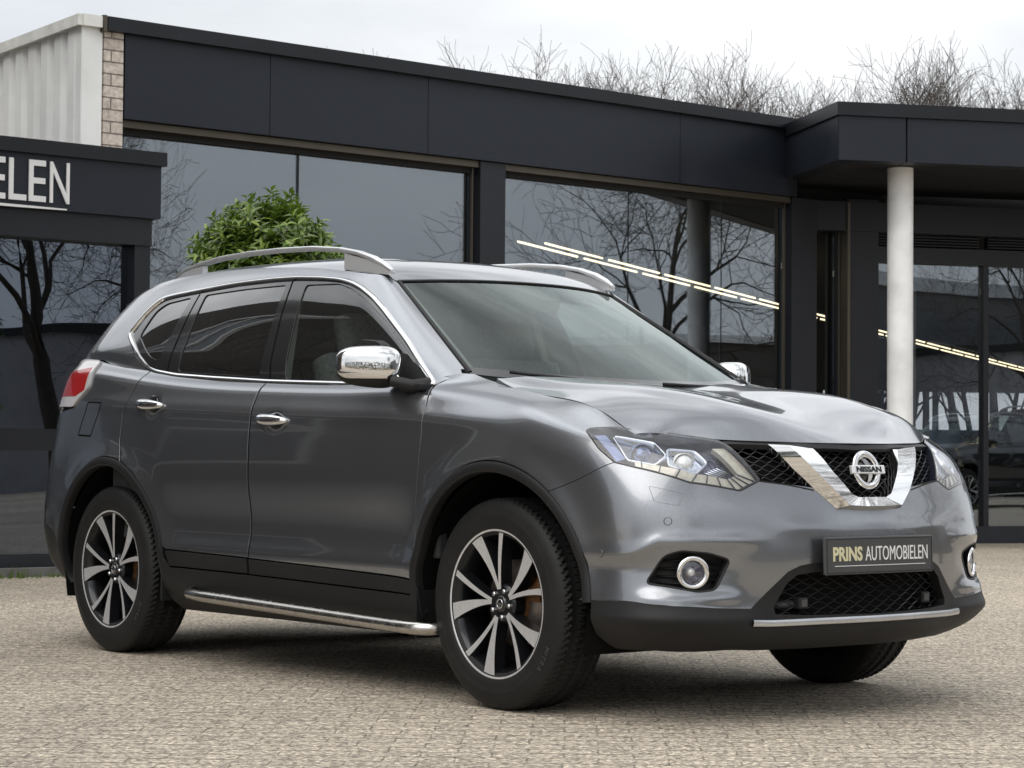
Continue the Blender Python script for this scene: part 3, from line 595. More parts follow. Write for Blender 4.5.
class Patch:
    def __init__(s, grid, tu, tv, disp=None, mirror0=False, mirrorv=False):
        g=np.array(grid,float)            # [col][row][3]
        tu=np.array(tu,float)
        if mirror0:                       # mirrored ghost columns keep the centre line smooth
            gm=g[1:4][::-1].copy(); gm[...,1]*=-1
            g=np.concatenate([gm,g]); tu=np.concatenate([2*tu[0]-tu[1:4][::-1],tu])
        if mirrorv:
            gm=g[:,1:3][:,::-1].copy(); gm[...,1]*=-1
            g=np.concatenate([gm,g],1); tv=np.concatenate([-np.array(tv[1:3],float)[::-1],tv])
        s.g,s.tu,s.tv,s.disp=g,tu,np.array(tv,float),disp
        s.build()
    def raw(s,U,V):
        return np.einsum('nc,nr,crk->nk',spline_matrix(s.tu,U),spline_matrix(s.tv,V),s.g)
    def ev(s,U,V):
        U=np.atleast_1d(np.asarray(U,float)); V=np.atleast_1d(np.asarray(V,float))
        P=np.concatenate([s.raw(U[i:i+4000],V[i:i+4000]) for i in range(0,len(U),4000)])
        return P+s.disp(P) if s.disp else P
    def normal(s,U,V,e=1e-3):
        U=np.asarray(U,float);V=np.asarray(V,float)
        a=s.ev(U+e,V)-s.ev(U-e,V); b=s.ev(U,V+e)-s.ev(U,V-e)
        n=np.cross(a,b); n/=np.linalg.norm(n,axis=1)[:,None]+1e-12
        return n*s.sgn
    def build(s):
        s.sgn=1
        s.NU,s.NV=260,90
        u=np.linspace(s.tu[0],s.tu[-1],s.NU); v=np.linspace(s.tv[0],s.tv[-1],s.NV)
        UU,VV=np.meshgrid(u,v,indexing='ij'); s.UU,s.VV=UU.ravel(),VV.ravel()
        s.D=s.ev(s.UU,s.VV)
    def inv(s,pts,ax):
        """parameters of the surface points whose two coordinates `ax` are given"""
        out=[]
        ax=list(ax)
        mu,su=0.,1.
        for p in np.atleast_2d(pts):
            d=((s.D[:,ax]-p)**2).sum(1)
            d=d+np.where((s.UU<s.lo)|(s.UU>s.hi),1e3,0)
            i=d.argmin(); u,v=s.UU[i],s.VV[i]
            for _ in range(8):
                e=1e-4
                P=s.ev([u,u+e,u],[v,v,v+e])[:,ax]
                J=np.stack([(P[1]-P[0])/e,(P[2]-P[0])/e],1); r=p-P[0]
                try: d_=np.linalg.lstsq(J,r,rcond=None)[0]
                except Exception: break
                d_=np.clip(d_,-.1,.1); u=np.clip(u+d_[0],max(s.tu[0],s.lo),s.tu[-1]); v=np.clip(v+d_[1],s.tv[0],s.tv[-1])
                if abs(d_).max()<1e-6: break
            out.append((u,v))
        return np.array(out)
    lo=-1e9; hi=1e9
def smooth(a,b,x):
    t=np.clip((x-a)/(b-a),0,1); return t*t*(3-2*t)
# ---------- lower body ring: columns front centre -> corner -> side -> rear centre, rows bottom -> shoulder ----------
OFF_DOOR=[.105,.050,.024,.022,.019,.008,.0,.004,.018,.040,.066,.095]
OFF_FEND=[.105,.050,.020,.012,.008,.002,.0,.004,.022,.060,.112,.180]
OFF_REAR=[.115,.060,.028,.012,.004,.0,.004,.015,.032,.055,.080,.110]
def sidecol(x,W,belt,kf=0.,kr=0.,lean=0.):
    z=[.215,.27,.36,.46,.56,.68,.80]
    z+=[.80+(belt-.80)*t for t in (.33,.6,.8,.93,1.)]
    return [(x+lean*(zz-.6),W-(OFF_DOOR[j]*(1-kf-kr)+OFF_FEND[j]*kf+OFF_REAR[j]*kr),zz) for j,zz in enumerate(z)]
def frontcol(y, x, z):
    return [(x[j], y[j] if isinstance(y,(list,tuple)) else y, z[j]) for j in range(12)]
ZC=[.235,.27,.335,.42,.52,.62,.70,.78,.84,.88,.905,.922]
LOWER=[
 frontcol(0.,  [.80,.895,.930,.922,.925,.918,.900,.882,.862,.846,.832,.815],ZC),
 frontcol(.25, [.785,.878,.912,.903,.906,.900,.882,.862,.840,.822,.806,.788],ZC),
 frontcol([.50]*8+[.50,.50,.50,.50], [.72,.815,.850,.842,.845,.838,.825,.803,.780,.755,.732,.700],[.235,.27,.34,.42,.52,.62,.70,.78,.84,.88,.908,.928]),
 frontcol([.66,.70,.725,.705,.70,.70,.697,.692,.688,.682,.672,.655], [.64,.735,.785,.770,.768,.766,.752,.728,.698,.662,.625,.590],[.235,.28,.35,.43,.53,.62,.71,.79,.85,.89,.92,.946]),
 frontcol([.77,.82,.848,.832,.828,.828,.823,.815,.804,.790,.768,.738], [.53,.62,.665,.655,.655,.65,.635,.605,.570,.538,.510,.480],[.24,.29,.36,.44,.54,.64,.73,.81,.87,.91,.94,.970]),
 frontcol([.80,.85,.882,.872,.872,.874,.872,.867,.856,.835,.797,.748], [.40,.45,.475,.475,.480,.485,.480,.465,.440,.410,.375,.34],[.24,.29,.36,.45,.55,.66,.76,.84,.90,.945,.985,1.035]),
 frontcol([.80,.85,.884,.886,.888,.892,.895,.895,.886,.860,.808,.740], [.25,.27,.29,.29,.29,.29,.28,.26,.24,.21,.18,.155],[.23,.28,.36,.46,.56,.68,.79,.88,.94,.995,1.037,1.068]),
 sidecol(0.,.915,1.092,kf=1.,),
 sidecol(-.25,.910,1.120,kf=.75),
 sidecol(-.50,.905,1.130),
 sidecol(-1.0,.904,1.146),
 sidecol(-1.45,.906,1.158),
 sidecol(-2.0,.911,1.182,kr=.1),
 sidecol(-2.40,.916,1.212,kr=.4),
 sidecol(-2.75,.916,1.25,kr=1.),
 sidecol(-3.10,.895,1.28,kr=1.),
 [(x,y,z) for x,y,z in zip([-3.20,-3.27,-3.37,-3.42,-3.44,-3.42,-3.40,-3.37,-3.345,-3.32,-3.30,-3.28],[.77,.81,.83,.835,.84,.84,.835,.822,.808,.79,.77,.745],[.25,.30,.37,.46,.56,.68,.80,.96,1.08,1.17,1.23,1.27])],
 [(x,y,z) for x,y,z in zip([-3.33,-3.43,-3.54,-3.61,-3.61,-3.59,-3.56,-3.53,-3.50,-3.475,-3.455,-3.43],[.63,.65,.67,.67,.67,.67,.67,.66,.65,.64,.63,.62],[.27,.31,.37,.46,.56,.68,.80,.96,1.08,1.17,1.23,1.27])],
 [(x,0,z) for x,z in zip([-3.42,-3.50,-3.60,-3.69,-3.69,-3.67,-3.65,-3.62,-3.59,-3.56,-3.54,-3.52],[.27,.31,.37,.46,.56,.68,.80,.96,1.08,1.17,1.23,1.27])],
]
GHOST=[(-.06,0,.02)]*4+[(-.05,-.03,.02),(-.03,-.05,.018),(0,-.055,.012),(0,-.055,.012),(.01,-.05,.016),(0,-.02,.03)]+[(0,-.008,.03)]*3+[(0,-.014,.04)]*3+[(.01,-.014,.04)]*2+[(.01,0,.04)]
GHOST2=[(-.06,0,.02)]*4+[(-.05,-.03,.02),(-.03,-.05,.015),(0,-.05,.008),(0,-.05,.008),(.01,-.05,.012),(0,-.02,.04)]+[(0,-.012,.04)]*3+[(0,-.018,.04)]*3+[(.01,-.018,.04)]*2+[(.01,0,.04)]
LOWER=[c+[tuple(a+b for a,b in zip(c[-1],g)),tuple(a+b+d for a,b,d in zip(c[-1],g,h))] for c,g,h in zip(LOWER,GHOST,GHOST2)]
TU=[0,.25,.51,.71,.88,1.05,1.24,1.53,1.78,2.03,2.53,2.98,3.53,3.93,4.28,4.63,4.97,5.22,5.9]
TV=[0,.06,.15,.25,.35,.46,.58,.69,.79,.865,.925,.97,1.02,1.07]
def lower_disp(P):
    x,y,z=P[:,0],P[:,1],P[:,2]
    D=np.zeros_like(P)
    side=smooth(.2,-.2,x)*smooth(-3.2,-2.9,x)
    # hollow above the sill, deeper towards the front of the doors
    D[:,1]-=.010*side*np.exp(-((z-.62-.0*x)/.10)**2)*smooth(-2.5,-2.1,x)*smooth(-.35,-.7,x)
    D[:,1]+=.010*side*np.exp(-((z-.475)/.045)**2)*smooth(-2.3,-2.1,x)*smooth(-.35,-.55,x)
    # shoulder line
    D[:,1]+=.006*side*np.exp(-((z-(.99-.035*x))/.035)**2)
    # flared arches
    for xc in (0.,-2.705):
        r=np.hypot(x-xc,z-.362)
        D[:,1]+=.016*np.exp(-((r-.47)/.07)**2)*smooth(.30,.45,z)*smooth(.6,.3,x)
    for hx,hz in ((-1.40,1.000),(-2.357,1.072)):
        D[:,1]-=.013*side*np.exp(-(((x-hx)/.050)**2+((z-hz)/.034)**2)**1.5)
    # bumper sculpture round the fog lamp
    fr=smooth(.36,.50,x); rx,ry=x-.15,y; rn=np.hypot(rx,ry)+1e-6
    yy=abs(y)
    a=.007*fr*smooth(.42,.56,yy)*np.exp(-((z-(.600-.05*smooth(.78,.86,yy)))/.026)**2)
    a-=.006*fr*smooth(.50,.60,yy)*np.exp(-((z-.515)/.040)**2)
    a+=.008*fr*smooth(.50,.60,yy)*smooth(.86,.80,yy)*np.exp(-((z-.418)/.022)**2)
    a+=.004*fr*smooth(.86,.70,yy)*np.exp(-((z-.645)/.030)**2)*smooth(.45,.30,yy)
    a+=.007*fr*smooth(.45,.58,yy)*np.exp(-((z-.345)/.022)**2)
    D[:,0]+=a*rx/rn; D[:,1]+=a*ry/rn
    return D
# upper side: columns from the windscreen edge to the tail, rows from just under the belt to the gutter
KT=(-.10,0,.12,.3,.5,.7,.85,.95,1.0)
KS=(-.14,0,.055,.19,.37,.58,.765,.905,1.0)
UCOL=[ # bottom, top, weight of the rounded side profile
 ((-.385,.712,1.166),(-1.047,.560,1.552),0.),
 ((-.425,.768,1.150),(-1.10,.592,1.574),.15),
 ((-.480,.807,1.130),(-1.22,.606,1.590),.6),
 ((-.66,.811,1.134),(-1.34,.604,1.606),1.),
 ((-1.0,.809,1.146),(-1.50,.600,1.624),1.),
 ((-1.45,.811,1.158),(-1.72,.598,1.643),1.),
 ((-2.0,.815,1.182),(-2.10,.592,1.660),1.),
 ((-2.40,.810,1.212),(-2.42,.582,1.664),1.),
 ((-2.75,.806,1.25),(-2.75,.565,1.654),1.),
 ((-3.02,.785,1.28),(-2.98,.545,1.632),1.),
 ((-3.26,.745,1.275),(-3.15,.505,1.608),1.),
 ((-3.43,.62,1.27),(-3.24,.42,1.600),1.),
 ((-3.52,.0,1.27),(-3.30,.0,1.615),1.)]
def upper_grid():
    cols=[]
    for b,t,w in UCOL:
        c=[]
        for a,k in zip(KT,KS):
            k=w*k+(1-w)*a
            c.append((b[0]+(t[0]-b[0])*a,b[1]-(b[1]-t[1])*k,b[2]+(t[2]-b[2])*a))
        cols.append(c)
    return cols
UTU=[0,.07,.15,.29,.55,.9,1.35,1.7,2.05,2.32,2.56,2.78,3.4]
UTV=[-.05,0,.06,.14,.23,.32,.39,.44,.465]
# windscreen: rows base -> top, columns centre -> pillar
def screen_grid():
    T=[0,.35,.7,.9,1.]; G=[]
    for a in (0,.25,.5,.75,1.):
        row=[]
        for t in T:
            e=np.array((-.385,.712,1.166))*(1-a)+np.array((-1.047,.560,1.552))*a
            c=np.array((-.07,0,1.118))*(1-a)+np.array((-.915,0,1.566))*a+np.array((.02,0,.03))*4*a*(1-a)*.5
            p=c+(e-c)*t**2.2; p[1]=e[1]*t
            row.append(tuple(p))
        G.append(row)
    return G,[0,.25,.5,.63,.70]
# roof: rows front -> rear, columns centre -> gutter
RS=[((-.915,1.566),(-1.047,.560,1.552)),((-1.03,1.612),(-1.12,.597,1.577)),((-1.25,1.664),(-1.30,.6045,1.600)),((-1.55,1.697),(-1.55,.600,1.628)),((-1.9,1.712),(-1.9,.595,1.652)),
    ((-2.3,1.714),(-2.3,.586,1.663)),((-2.75,1.700),(-2.75,.565,1.654)),((-3.05,1.672),(-2.98,.545,1.632)),((-3.28,1.632),(-3.15,.505,1.608))]
def roof_grid():
    T=[0,.3,.6,.8,.9,1.]; G=[]
    for (xc,zc),(xs,ys,zs) in RS:
        G.append([(xc+(xs-xc)*t**2, ys*t, zc+(zs-zc)*(.45*t**2+.55*t**5)) for t in T])
    return G,[0,.18,.36,.48,.54,.60]
# hood: rows lip -> cowl, columns centre -> side gap
def hood_grid(side=None):
    sx=[ # centre (x,z) ; side (x,y,z)
     ((.815,.922),(.535,.738,.957)),
     ((.74,.962),(.490,.745,.988)),
     ((.60,1.010),(.400,.747,1.021)),
     ((.42,1.050),(.26,.742,1.051)),
     ((.20,1.085),(.078,.733,1.080)),
     ((.03,1.106),(-.11,.730,1.110)),
     ((-.10,1.128),(-.228,.712,1.147))]
    if side is not None: sx=[(c,tuple(s)) for (c,_),s in zip(sx,side)]
    T=[0,.2,.4,.6,.8,.92,1.0]
    G=[]
    for i,((xc,zc),(xs,ys,zs)) in enumerate(sx):
        row=[]
        for t in T:
            if i==0:  # lip line on plan
                lip=[(.815,0,.922),(.800,.17,.922),(.762,.34,.924),(.690,.505,.929),(.600,.635,.942),(.565,.70,.951),sx[0][1]]
                row.append(lip[T.index(t)])
            else:
                x=xc+(xs-xc)*(min(1.,t/.88)**2 if i==6 else min(1.,t/.94)**2.2 if i==5 else t**2.3); y=ys*t
                z=zc+(zs-zc)*t**2.4+(.034,.034,.040,.036,.030,.022,.012)[i]*(t**2.2*(1-t)**1.6/.0753)
                row.append((x,y,z))
        G.append(row)
    return G,T

def hood_disp(P):
    x,y,z=P[:,0],abs(P[:,1]),P[:,2]
    D=np.zeros_like(P); yl=.33+.27*(.80-x)/.9
    D[:,2]+=.010*smooth(yl+.07,yl-.05,y)*smooth(.80,.55,x)
    return D
def roof_disp(P):
    x,y=P[:,0],abs(P[:,1]); D=np.zeros_like(P)
    D[:,2]-=.006*np.exp(-((y-.33)/.02)**2)*smooth(-1.25,-1.5,x)*smooth(-3.0,-2.8,x)
    return D

# ================= the grey SUV =================
low=Patch(LOWER,TU,TV,lower_disp,True); low.lo=0; low.sgn=1
up=Patch(upper_grid(),UTU,UTV)
low.sgn=1; orient0=True
_g,_t=hood_grid(); hood=Patch(_g,[0,.1,.26,.45,.68,.87,1.0],_t,hood_disp,mirrorv=True)
_g,_t=screen_grid(); screen=Patch(_g,[0,.24,.48,.72,.96],_t,mirrorv=True)
_g,_t=roof_grid(); roofp=Patch(_g,[0,.12,.35,.65,1.0,1.4,1.85,2.15,2.38],_t,roof_disp,mirrorv=True)
def orient(pt,u,v,want):
    if (pt.normal([u],[v])[0]@np.array(want))<0: pt.sgn=-1
# tables hold the half with positive y: outward is +y / +x / +z there
orient(low,2.5,.5,(0,1,0)); orient(up,1.,.25,(0,1,0)); orient(hood,.5,.3,(0,0,1)); orient(screen,.5,.3,(1,0,1)); orient(roofp,1.,.3,(0,0,1))
def inv3(pt,pts):
    out=[]
    D=pt.D; ok=pt.UU>=pt.lo
    for p in np.atleast_2d(np.array(pts,float)):
        d=((D-p)**2).sum(1)+np.where(ok,0,1e3); i=d.argmin(); u,v=pt.UU[i],pt.VV[i]
        for _ in range(5):
            e=1e-4; P=pt.ev([u,u+e,u],[v,v,v+e]); J=np.stack([(P[1]-P[0])/e,(P[2]-P[0])/e],1)
            dd=np.linalg.lstsq(J,p-P[0],rcond=None)[0]; dd=np.clip(dd,-.05,.05)
            u=min(max(u+dd[0],max(pt.tu[0],pt.lo)),pt.tu[-1]); v=min(max(v+dd[1],pt.tv[0]),pt.tv[-1])
            if abs(dd).max()<2e-6: break
        out.append((u,v))
    return np.array(out)
def _side_on_low():
    s=[(.535,.738,.957),(.490,.745,.988),(.400,.747,1.021),(.26,.742,1.051),(.078,.733,1.080),(-.11,.730,1.110),(-.228,.712,1.147)]
    q=inv3(low,s); P=low.ev(q[:,0],q[:,1]); P[-1]=s[-1]; P[-2]=(P[-2]+np.array(s[-2]))/2; return P
_hs=_side_on_low(); _g,_t=hood_grid(_hs); hood=Patch(_g,[0,.1,.26,.45,.68,.87,1.0],_t,hood_disp,mirrorv=True); orient(hood,.5,.3,(0,0,1))
def dens(P,h,closed=True):
    P=np.array(P,float); o=[]; n=len(P)
    for i in range(n if closed else n-1):
        a,b=P[i],P[(i+1)%n]; k=max(1,int(np.linalg.norm(b-a)/h))
        for j in range(k): o.append(a+(b-a)*j/k)
    if not closed: o.append(P[-1])
    return np.array(o)
def rnd(P,r=.03,n=4,skip=()):
    """round the corners of a closed polygon"""
    P=[np.array(p,float) for p in P]; o=[]
    for i,p in enumerate(P):
        if i in skip: o.append(p); continue
        a,b=P[i-1]-p,P[(i+1)%len(P)]-p; la,lb=np.linalg.norm(a),np.linalg.norm(b)
        ra=min(r,la*.45); rb=min(r,lb*.45); A=p+a/la*ra; B=p+b/lb*rb
        for k in range(n+1):
            t=k/n; o.append(A*(1-t)**2+p*2*t*(1-t)+B*t*t)
    return np.array(o)
def inset(P,d):
    P=np.array(P); A=np.roll(P,1,0); B=np.roll(P,-1,0)
    area=.5*np.sum(P[:,0]*B[:,1]-B[:,0]*P[:,1]); sg=1 if area>0 else -1
    e1=P-A; e2=B-P; e1/=np.linalg.norm(e1,axis=1)[:,None]+1e-12; e2/=np.linalg.norm(e2,axis=1)[:,None]+1e-12
    n1=np.stack([-e1[:,1],e1[:,0]],1)*sg; n2=np.stack([-e2[:,1],e2[:,0]],1)*sg
    m=n1+n2; m/=np.maximum((m*m).sum(1)[:,None]/2,.35); return P+m*d
def inside(pts,poly):
    x,y=pts[:,0],pts[:,1]; r=np.zeros(len(pts),bool); X,Y=poly[:,0],poly[:,1]; X2,Y2=np.roll(X,-1),np.roll(Y,-1)
    for a,b,c,d in zip(X,Y,X2,Y2):
        if b==d: continue
        m=((b>y)!=(d>y)); r^=m&(x<(c-a)*(y-b)/(d-b)+a)
    return r
def piece(pt,poly,holes=(),h=.016,gap=.002,depth=.012,off=0.,uv=False,edge=.012,keep0=True,offf=None):
    """triangulate the region `poly` minus `holes` of a surface; returns verts, tris, normals with the edges turned in"""
    def loop(P,g,hh=edge):
        q=np.array(P,float) if uv else inv3(pt,dens(P,hh))
        if uv: q=dens(q,hh)
        k=np.concatenate([[True],np.linalg.norm(np.diff(q,axis=0),axis=1)>2e-4]); q=q[k]
        z=abs(q[:,0])<1e-3 if pt is low else None
        q2=inset(q,g) if g else q.copy()
        if pt is low: q2[z,0]=0.
        return q2
    outer=loop(poly,gap); hl=[loop(H,-gap*0) for H in holes]
    lo,hi=outer.min(0),outer.max(0)
    gu=np.arange(lo[0]+h/2,hi[0],h); gv=np.arange(lo[1]+h/2,hi[1],h)
    G=np.stack(np.meshgrid(gu,gv,indexing='ij'),-1).reshape(-1,2)+1e-5
    G=G[inside(G,outer)]
    for H in hl: G=G[~inside(G,H)]
    B=np.concatenate([outer]+hl)
    if len(G):
        keep=np.ones(len(G),bool)
        for b in B: keep&=((G-b)**2).sum(1)>(h*.45)**2
        G=G[keep]
    pts=np.concatenate([B,G]); edges=[]; k=0
    for Q in [outer]+hl:
        n=len(Q); edges+=[(k+i,k+(i+1)%n) for i in range(n)]; k+=n
    r=geometry.delaunay_2d_cdt([Vector((float(a),float(b))) for a,b in pts],edges,[],0,1e-6)
    V=np.array([(v[0],v[1]) for v in r[0]]); T=np.array([f for f in r[2] if len(f)==3])
    c=V[T].mean(1); m=inside(c,outer)
    for H in hl: m&=~inside(c,H)
    T=T[m]; used=np.unique(T); mp=-np.ones(len(V),int); mp[used]=np.arange(len(used)); V=V[used]; T=mp[T]
    P=pt.ev(V[:,0],V[:,1]); Nn=pt.normal(V[:,0],V[:,1])
    if offf is not None: off=offf(P)
    P=P+Nn*(off[:,None] if hasattr(off,'shape') else off)
    # consistent winding
    fn=np.cross(P[T[:,1]]-P[T[:,0]],P[T[:,2]]-P[T[:,0]]); bad=(fn*Nn[T[:,0]]).sum(1)<0; T[bad]=T[bad][:,::-1]
    if depth:
        cnt={}
        for t in T:
            for a,b in ((t[0],t[1]),(t[1],t[2]),(t[2],t[0])):
                cnt[(a,b)]=1
        be=[(a,b) for a,b in cnt if (b,a) not in cnt and not (pt is low and abs(V[a,0])<2e-3 and abs(V[b,0])<2e-3) and not (pt in (hood,screen,roofp) and abs(V[a,1])<2e-3 and abs(V[b,1])<2e-3)]
        VV=[P];NN=[Nn];TT=[T];k=len(P)
        ia=np.array([a for a,b in be]);ib=np.array([b for a,b in be])
        e=P[ib]-P[ia]; on=np.cross(e,Nn[ia]); on/=np.linalg.norm(on,axis=1)[:,None]+1e-12
        # small rounded edge then the turned-in flange
        r_=min(.0015,depth)
        for pa,nn in ((0,1.),(1,0.)): pass
        a0=P[ia];b0=P[ib]; na=Nn[ia]; nb=Nn[ib]
        mid=(na+on); mid/=np.linalg.norm(mid,axis=1)[:,None]
        a1=a0-na*r_+on*r_*.7; b1=b0-nb*r_+on*r_*.7; a2=a0-na*depth+on*r_*.7; b2=b0-nb*depth+on*r_*.7
        n=len(ia)
        VV+=[a0,b0,a1,b1,a1,b1,a2,b2]; NN+=[na,nb,on,on,on,on,on,on]
        i=np.arange(n)
        TT+=[np.stack([k+n+i,k+i,k+2*n+i],1),np.stack([k+n+i,k+2*n+i,k+3*n+i],1),np.stack([k+5*n+i,k+4*n+i,k+6*n+i],1),np.stack([k+5*n+i,k+6*n+i,k+7*n+i],1)]
        P=np.concatenate(VV);Nn=np.concatenate(NN);T=np.concatenate(TT)
    return P,T,Nn
def mirrored(pc): 
    P,T,Nn=pc; return P*[1,-1,1],T[:,::-1],Nn*[1,-1,1]
def panel(name,pieces,m,parent,label=None):
    V=[];T=[];Nn=[];k=0
    for P,t,n in pieces: V.append(P);T.append(t+k);Nn.append(n);k+=len(P)
    V=np.concatenate(V);T=np.concatenate(T);Nn=np.concatenate(Nn)
    me=bpy.data.meshes.new(name); me.vertices.add(len(V)); me.vertices.foreach_set('co',V.ravel().astype(np.float32))
    me.loops.add(len(T)*3); me.loops.foreach_set('vertex_index',T.ravel().astype(np.int32))
    me.polygons.add(len(T)); me.polygons.foreach_set('loop_start',np.arange(0,len(T)*3,3,dtype=np.int32)); 
    me.update(calc_edges=True); me.validate()
    me.polygons.foreach_set('use_smooth',[True]*len(me.polygons))
    if len(me.vertices)==len(V) and len(me.polygons)==len(T): me.normals_split_custom_set_from_vertices([tuple(x) for x in Nn])
    me.materials.append(MAT[m]); o=link(bpy.data.objects.new(name,me),parent)
    if label: o['label']=label
    return o
def both(pc): return [pc,mirrored(pc)]
def band(pt,line,prof,closed=False,h=.02,side=1):
    """sweep a cross-section (across, out) along a line lying on the surface"""
    L3=dens(line,h,closed); q=inv3(pt,L3); P=pt.ev(q[:,0],q[:,1]); Nn=pt.normal(q[:,0],q[:,1])
    n=len(P)
    if closed: t=np.roll(P,-1,0)-np.roll(P,1,0)
    else: t=np.gradient(P,axis=0)
    for _ in range(1):
        pass
    t/=np.linalg.norm(t,axis=1)[:,None]+1e-12; a=np.cross(t,Nn)*side; m=len(prof)
    V=np.concatenate([P[:,None,:]+a[:,None,:]*x+Nn[:,None,:]*y for x,y in prof],1)
    Fc=[(i*m+j,((i+1)%n)*m+j,((i+1)%n)*m+j+1,i*m+j+1) for i in range(n if closed else n-1) for j in range(m-1)]
    return V.reshape(-1,3),Fc
def bandobj(name,specs,m,parent,mir=False,both_=True):
    b=MB()
    for V,Fc in specs:
        if both_ or not mir: b.add(V,Fc,True)
        if both_ or mir: b.add(V*[1,-1,1],[tuple(reversed(f)) for f in Fc],True)
    return autosmooth(b.build(name,m,parent),50)
def arc(xc,r,a0,a1,n,y=.9,zc=.362):
    return [(xc+r*math.cos(R_(a)),y,zc+r*math.sin(R_(a))) for a in np.linspace(a0,a1,n)]

def make_suv(paintm='grey_paint'):
    root=empty('suv')
    Z0=.405  # lower edge of the painted / upper edge of the black sill
    RA=.488
    # --- outlines (x, y, z) on the half with positive y ---
    lamp=[(.394,.829,.955),(.397,.815,.963),(.513,.721,.959),(.600,.635,.944),(.695,.522,.928),(.720,.510,.915),(.814,.441,.797),(.803,.520,.763),(.734,.682,.789),(.603,.801,.837),(.543,.834,.852),(.478,.844,.895)]
    grl=[(.814,.441,.797),(.841,.346,.785),(.867,.243,.767)]
    surr=[(.929,0,.527),(.902,.272,.526),(.890,.330,.517),(.880,.375,.498),(.844,.509,.381)]
    blackl=[(.844,.509,.381),(.812,.640,.386),(.748,.767,.393),(.429,.887,.402)]
    archf_front=arc(0,RA,5,53,12)                     # from the bumper side up to the bumper/fender gap
    fogo=[(.673,.816,.465),(.717,.776,.553),(.749,.733,.570),(.790,.65,.562),(.820,.578,.539),(.801,.626,.445),(.778,.686,.437)]
    bump=surr+blackl[1:]+archf_front[1:]+[(.422,.879,.798),(.543,.834,.852),(.603,.801,.837),(.734,.682,.789),(.803,.520,.763),(.814,.441,.797),(.841,.346,.785),(.868,.232,.772),(.893,.136,.708),(.897,.0,.706)]
    washer=[(.655,.789,.777),(.737,.702,.751),(.732,.728,.713),(.680,.787,.726)]
    sens=[[(c[0]+(-.6*a*.014 if 1 else 0),c[1]+a*.012,c[2]+b*.014) for a,b in [(math.cos(t),math.sin(t)) for t in np.linspace(0,2*PI,12,endpoint=False)]] for c in ((.719,.762,.664),)]
    sens+=[[(.517+.014*math.cos(t),.869,.557+.014*math.sin(t)) for t in np.linspace(0,2*PI,12,endpoint=False)]]
    fb=panel('front_bumper',both(piece(low,bump,[rnd(fogo,.02),rnd(washer,.008)]+sens,h=.014,gap=.0015,depth=.03)),paintm,root)
    panel('washer_cover',both(piece(low,rnd(washer,.008),h=.01,gap=.002,depth=.01)),paintm,fb)
    for k,s_ in enumerate(sens):
        for sg in (1,-1):
            pc=piece(low,s_,h=.005,gap=.003,depth=.004,off=.0015); panel('parking_sensor',[pc if sg==1 else mirrored(pc)],'gloss_black' if 0 else paintm,fb)
    # black lower bumper with the wide opening
    opn=[(.925,0,.497),(.905,.26,.497),(.888,.338,.488),(.876,.375,.462),(.866,.425,.385),(.866,.42,.362),(.90,.30,.356),(.93,0,.352)]
    sk=panel('bumper_skirt',both(_skirt(low,surr,blackl,opn,RA)),'black_plastic',root)
    V,Fc=band(low,[(.93,0,.336),(.912,.25,.336),(.885,.44,.334),(.864,.512,.335)],[(-.012,0),(-.010,.008),(0,.011),(.010,.008),(.012,0)])
    bandobj('chrome_strip',[(V,Fc)],'satin_silver',sk)
    # --- fender ---
    gapl=[(.535,.738,.957),(.490,.745,.988),(.400,.747,1.021),(.26,.742,1.051),(.078,.733,1.080),(-.10,.727,1.103),(-.20,.712,1.138)]
    cutf=[(-.460,.818,1.118),(-.431,.880,1.031),(-.426,.901,.925),(-.434,.906,.817),(-.462,.897,.643),(-.466,.900,.425),(-.468,.89,Z0)]
    fend=[(.535,.738,.957),(.513,.721,.959),(.397,.815,.965),(.394,.829,.956),(.478,.844,.895),(.543,.834,.852),(.422,.879,.798)]+arc(0,RA,53,175,26)+cutf[::-1]+[(-.462,.785,1.160),(-.40,.735,1.168),(-.36,.705,1.155),(-.26,.705,1.140)]+gapl[::-1][:-1]
    cutb=[(-1.578,.817,1.158),(-1.571,.890,1.031),(-1.563,.906,.846),(-1.576,.893,.465),(-1.586,.885,Z0)]
    cutr=[(-2.515,.809,1.225),(-2.559,.866,1.150),(-2.601,.895,1.041),(-2.601,.908,.932),(-2.560,.922,.828)]
    RR=-2.705
    beltf=[(-.470,.815,1.124),(-1.0,.809,1.143),(-1.572,.817,1.157)]
    beltr=[(-1.584,.817,1.159),(-2.0,.815,1.180),(-2.34,.81,1.206),(-2.515,.809,1.226)]
    b1=[(-.468,.898,.425),(-1.0,.9,.440),(-1.578,.892,.456)]; b2=[(-1.582,.892,.457),(-2.20,.907,.469)]
    fr=beltf+cutb[1:-1]+[(-1.578,.892,.456)]+[(-1.0,.9,.440),(-.466,.898,.425)]+cutf[::-1][2:-1]
    rearcut=arc(RR,RA,73,14,14)
    rr=beltr+cutr[1:-1]+rearcut+[(-2.20,.907,.469),(-1.586,.892,.457)]+[(-1.573,.906,.846),(-1.581,.890,1.031)]
    flap=[(-2.957,.874,1.098),(-2.818,.882,1.093),(-2.897,.894,.943),(-3.032,.885,.948)]
    tail=[(-3.16,.775,1.300),(-3.00,.800,1.292),(-2.99,.853,1.159),(-3.109,.866,1.075),(-3.30,.85,1.080),(-3.44,.70,1.12),(-3.46,.62,1.20),(-3.40,.62,1.268),(-3.28,.73,1.275)]
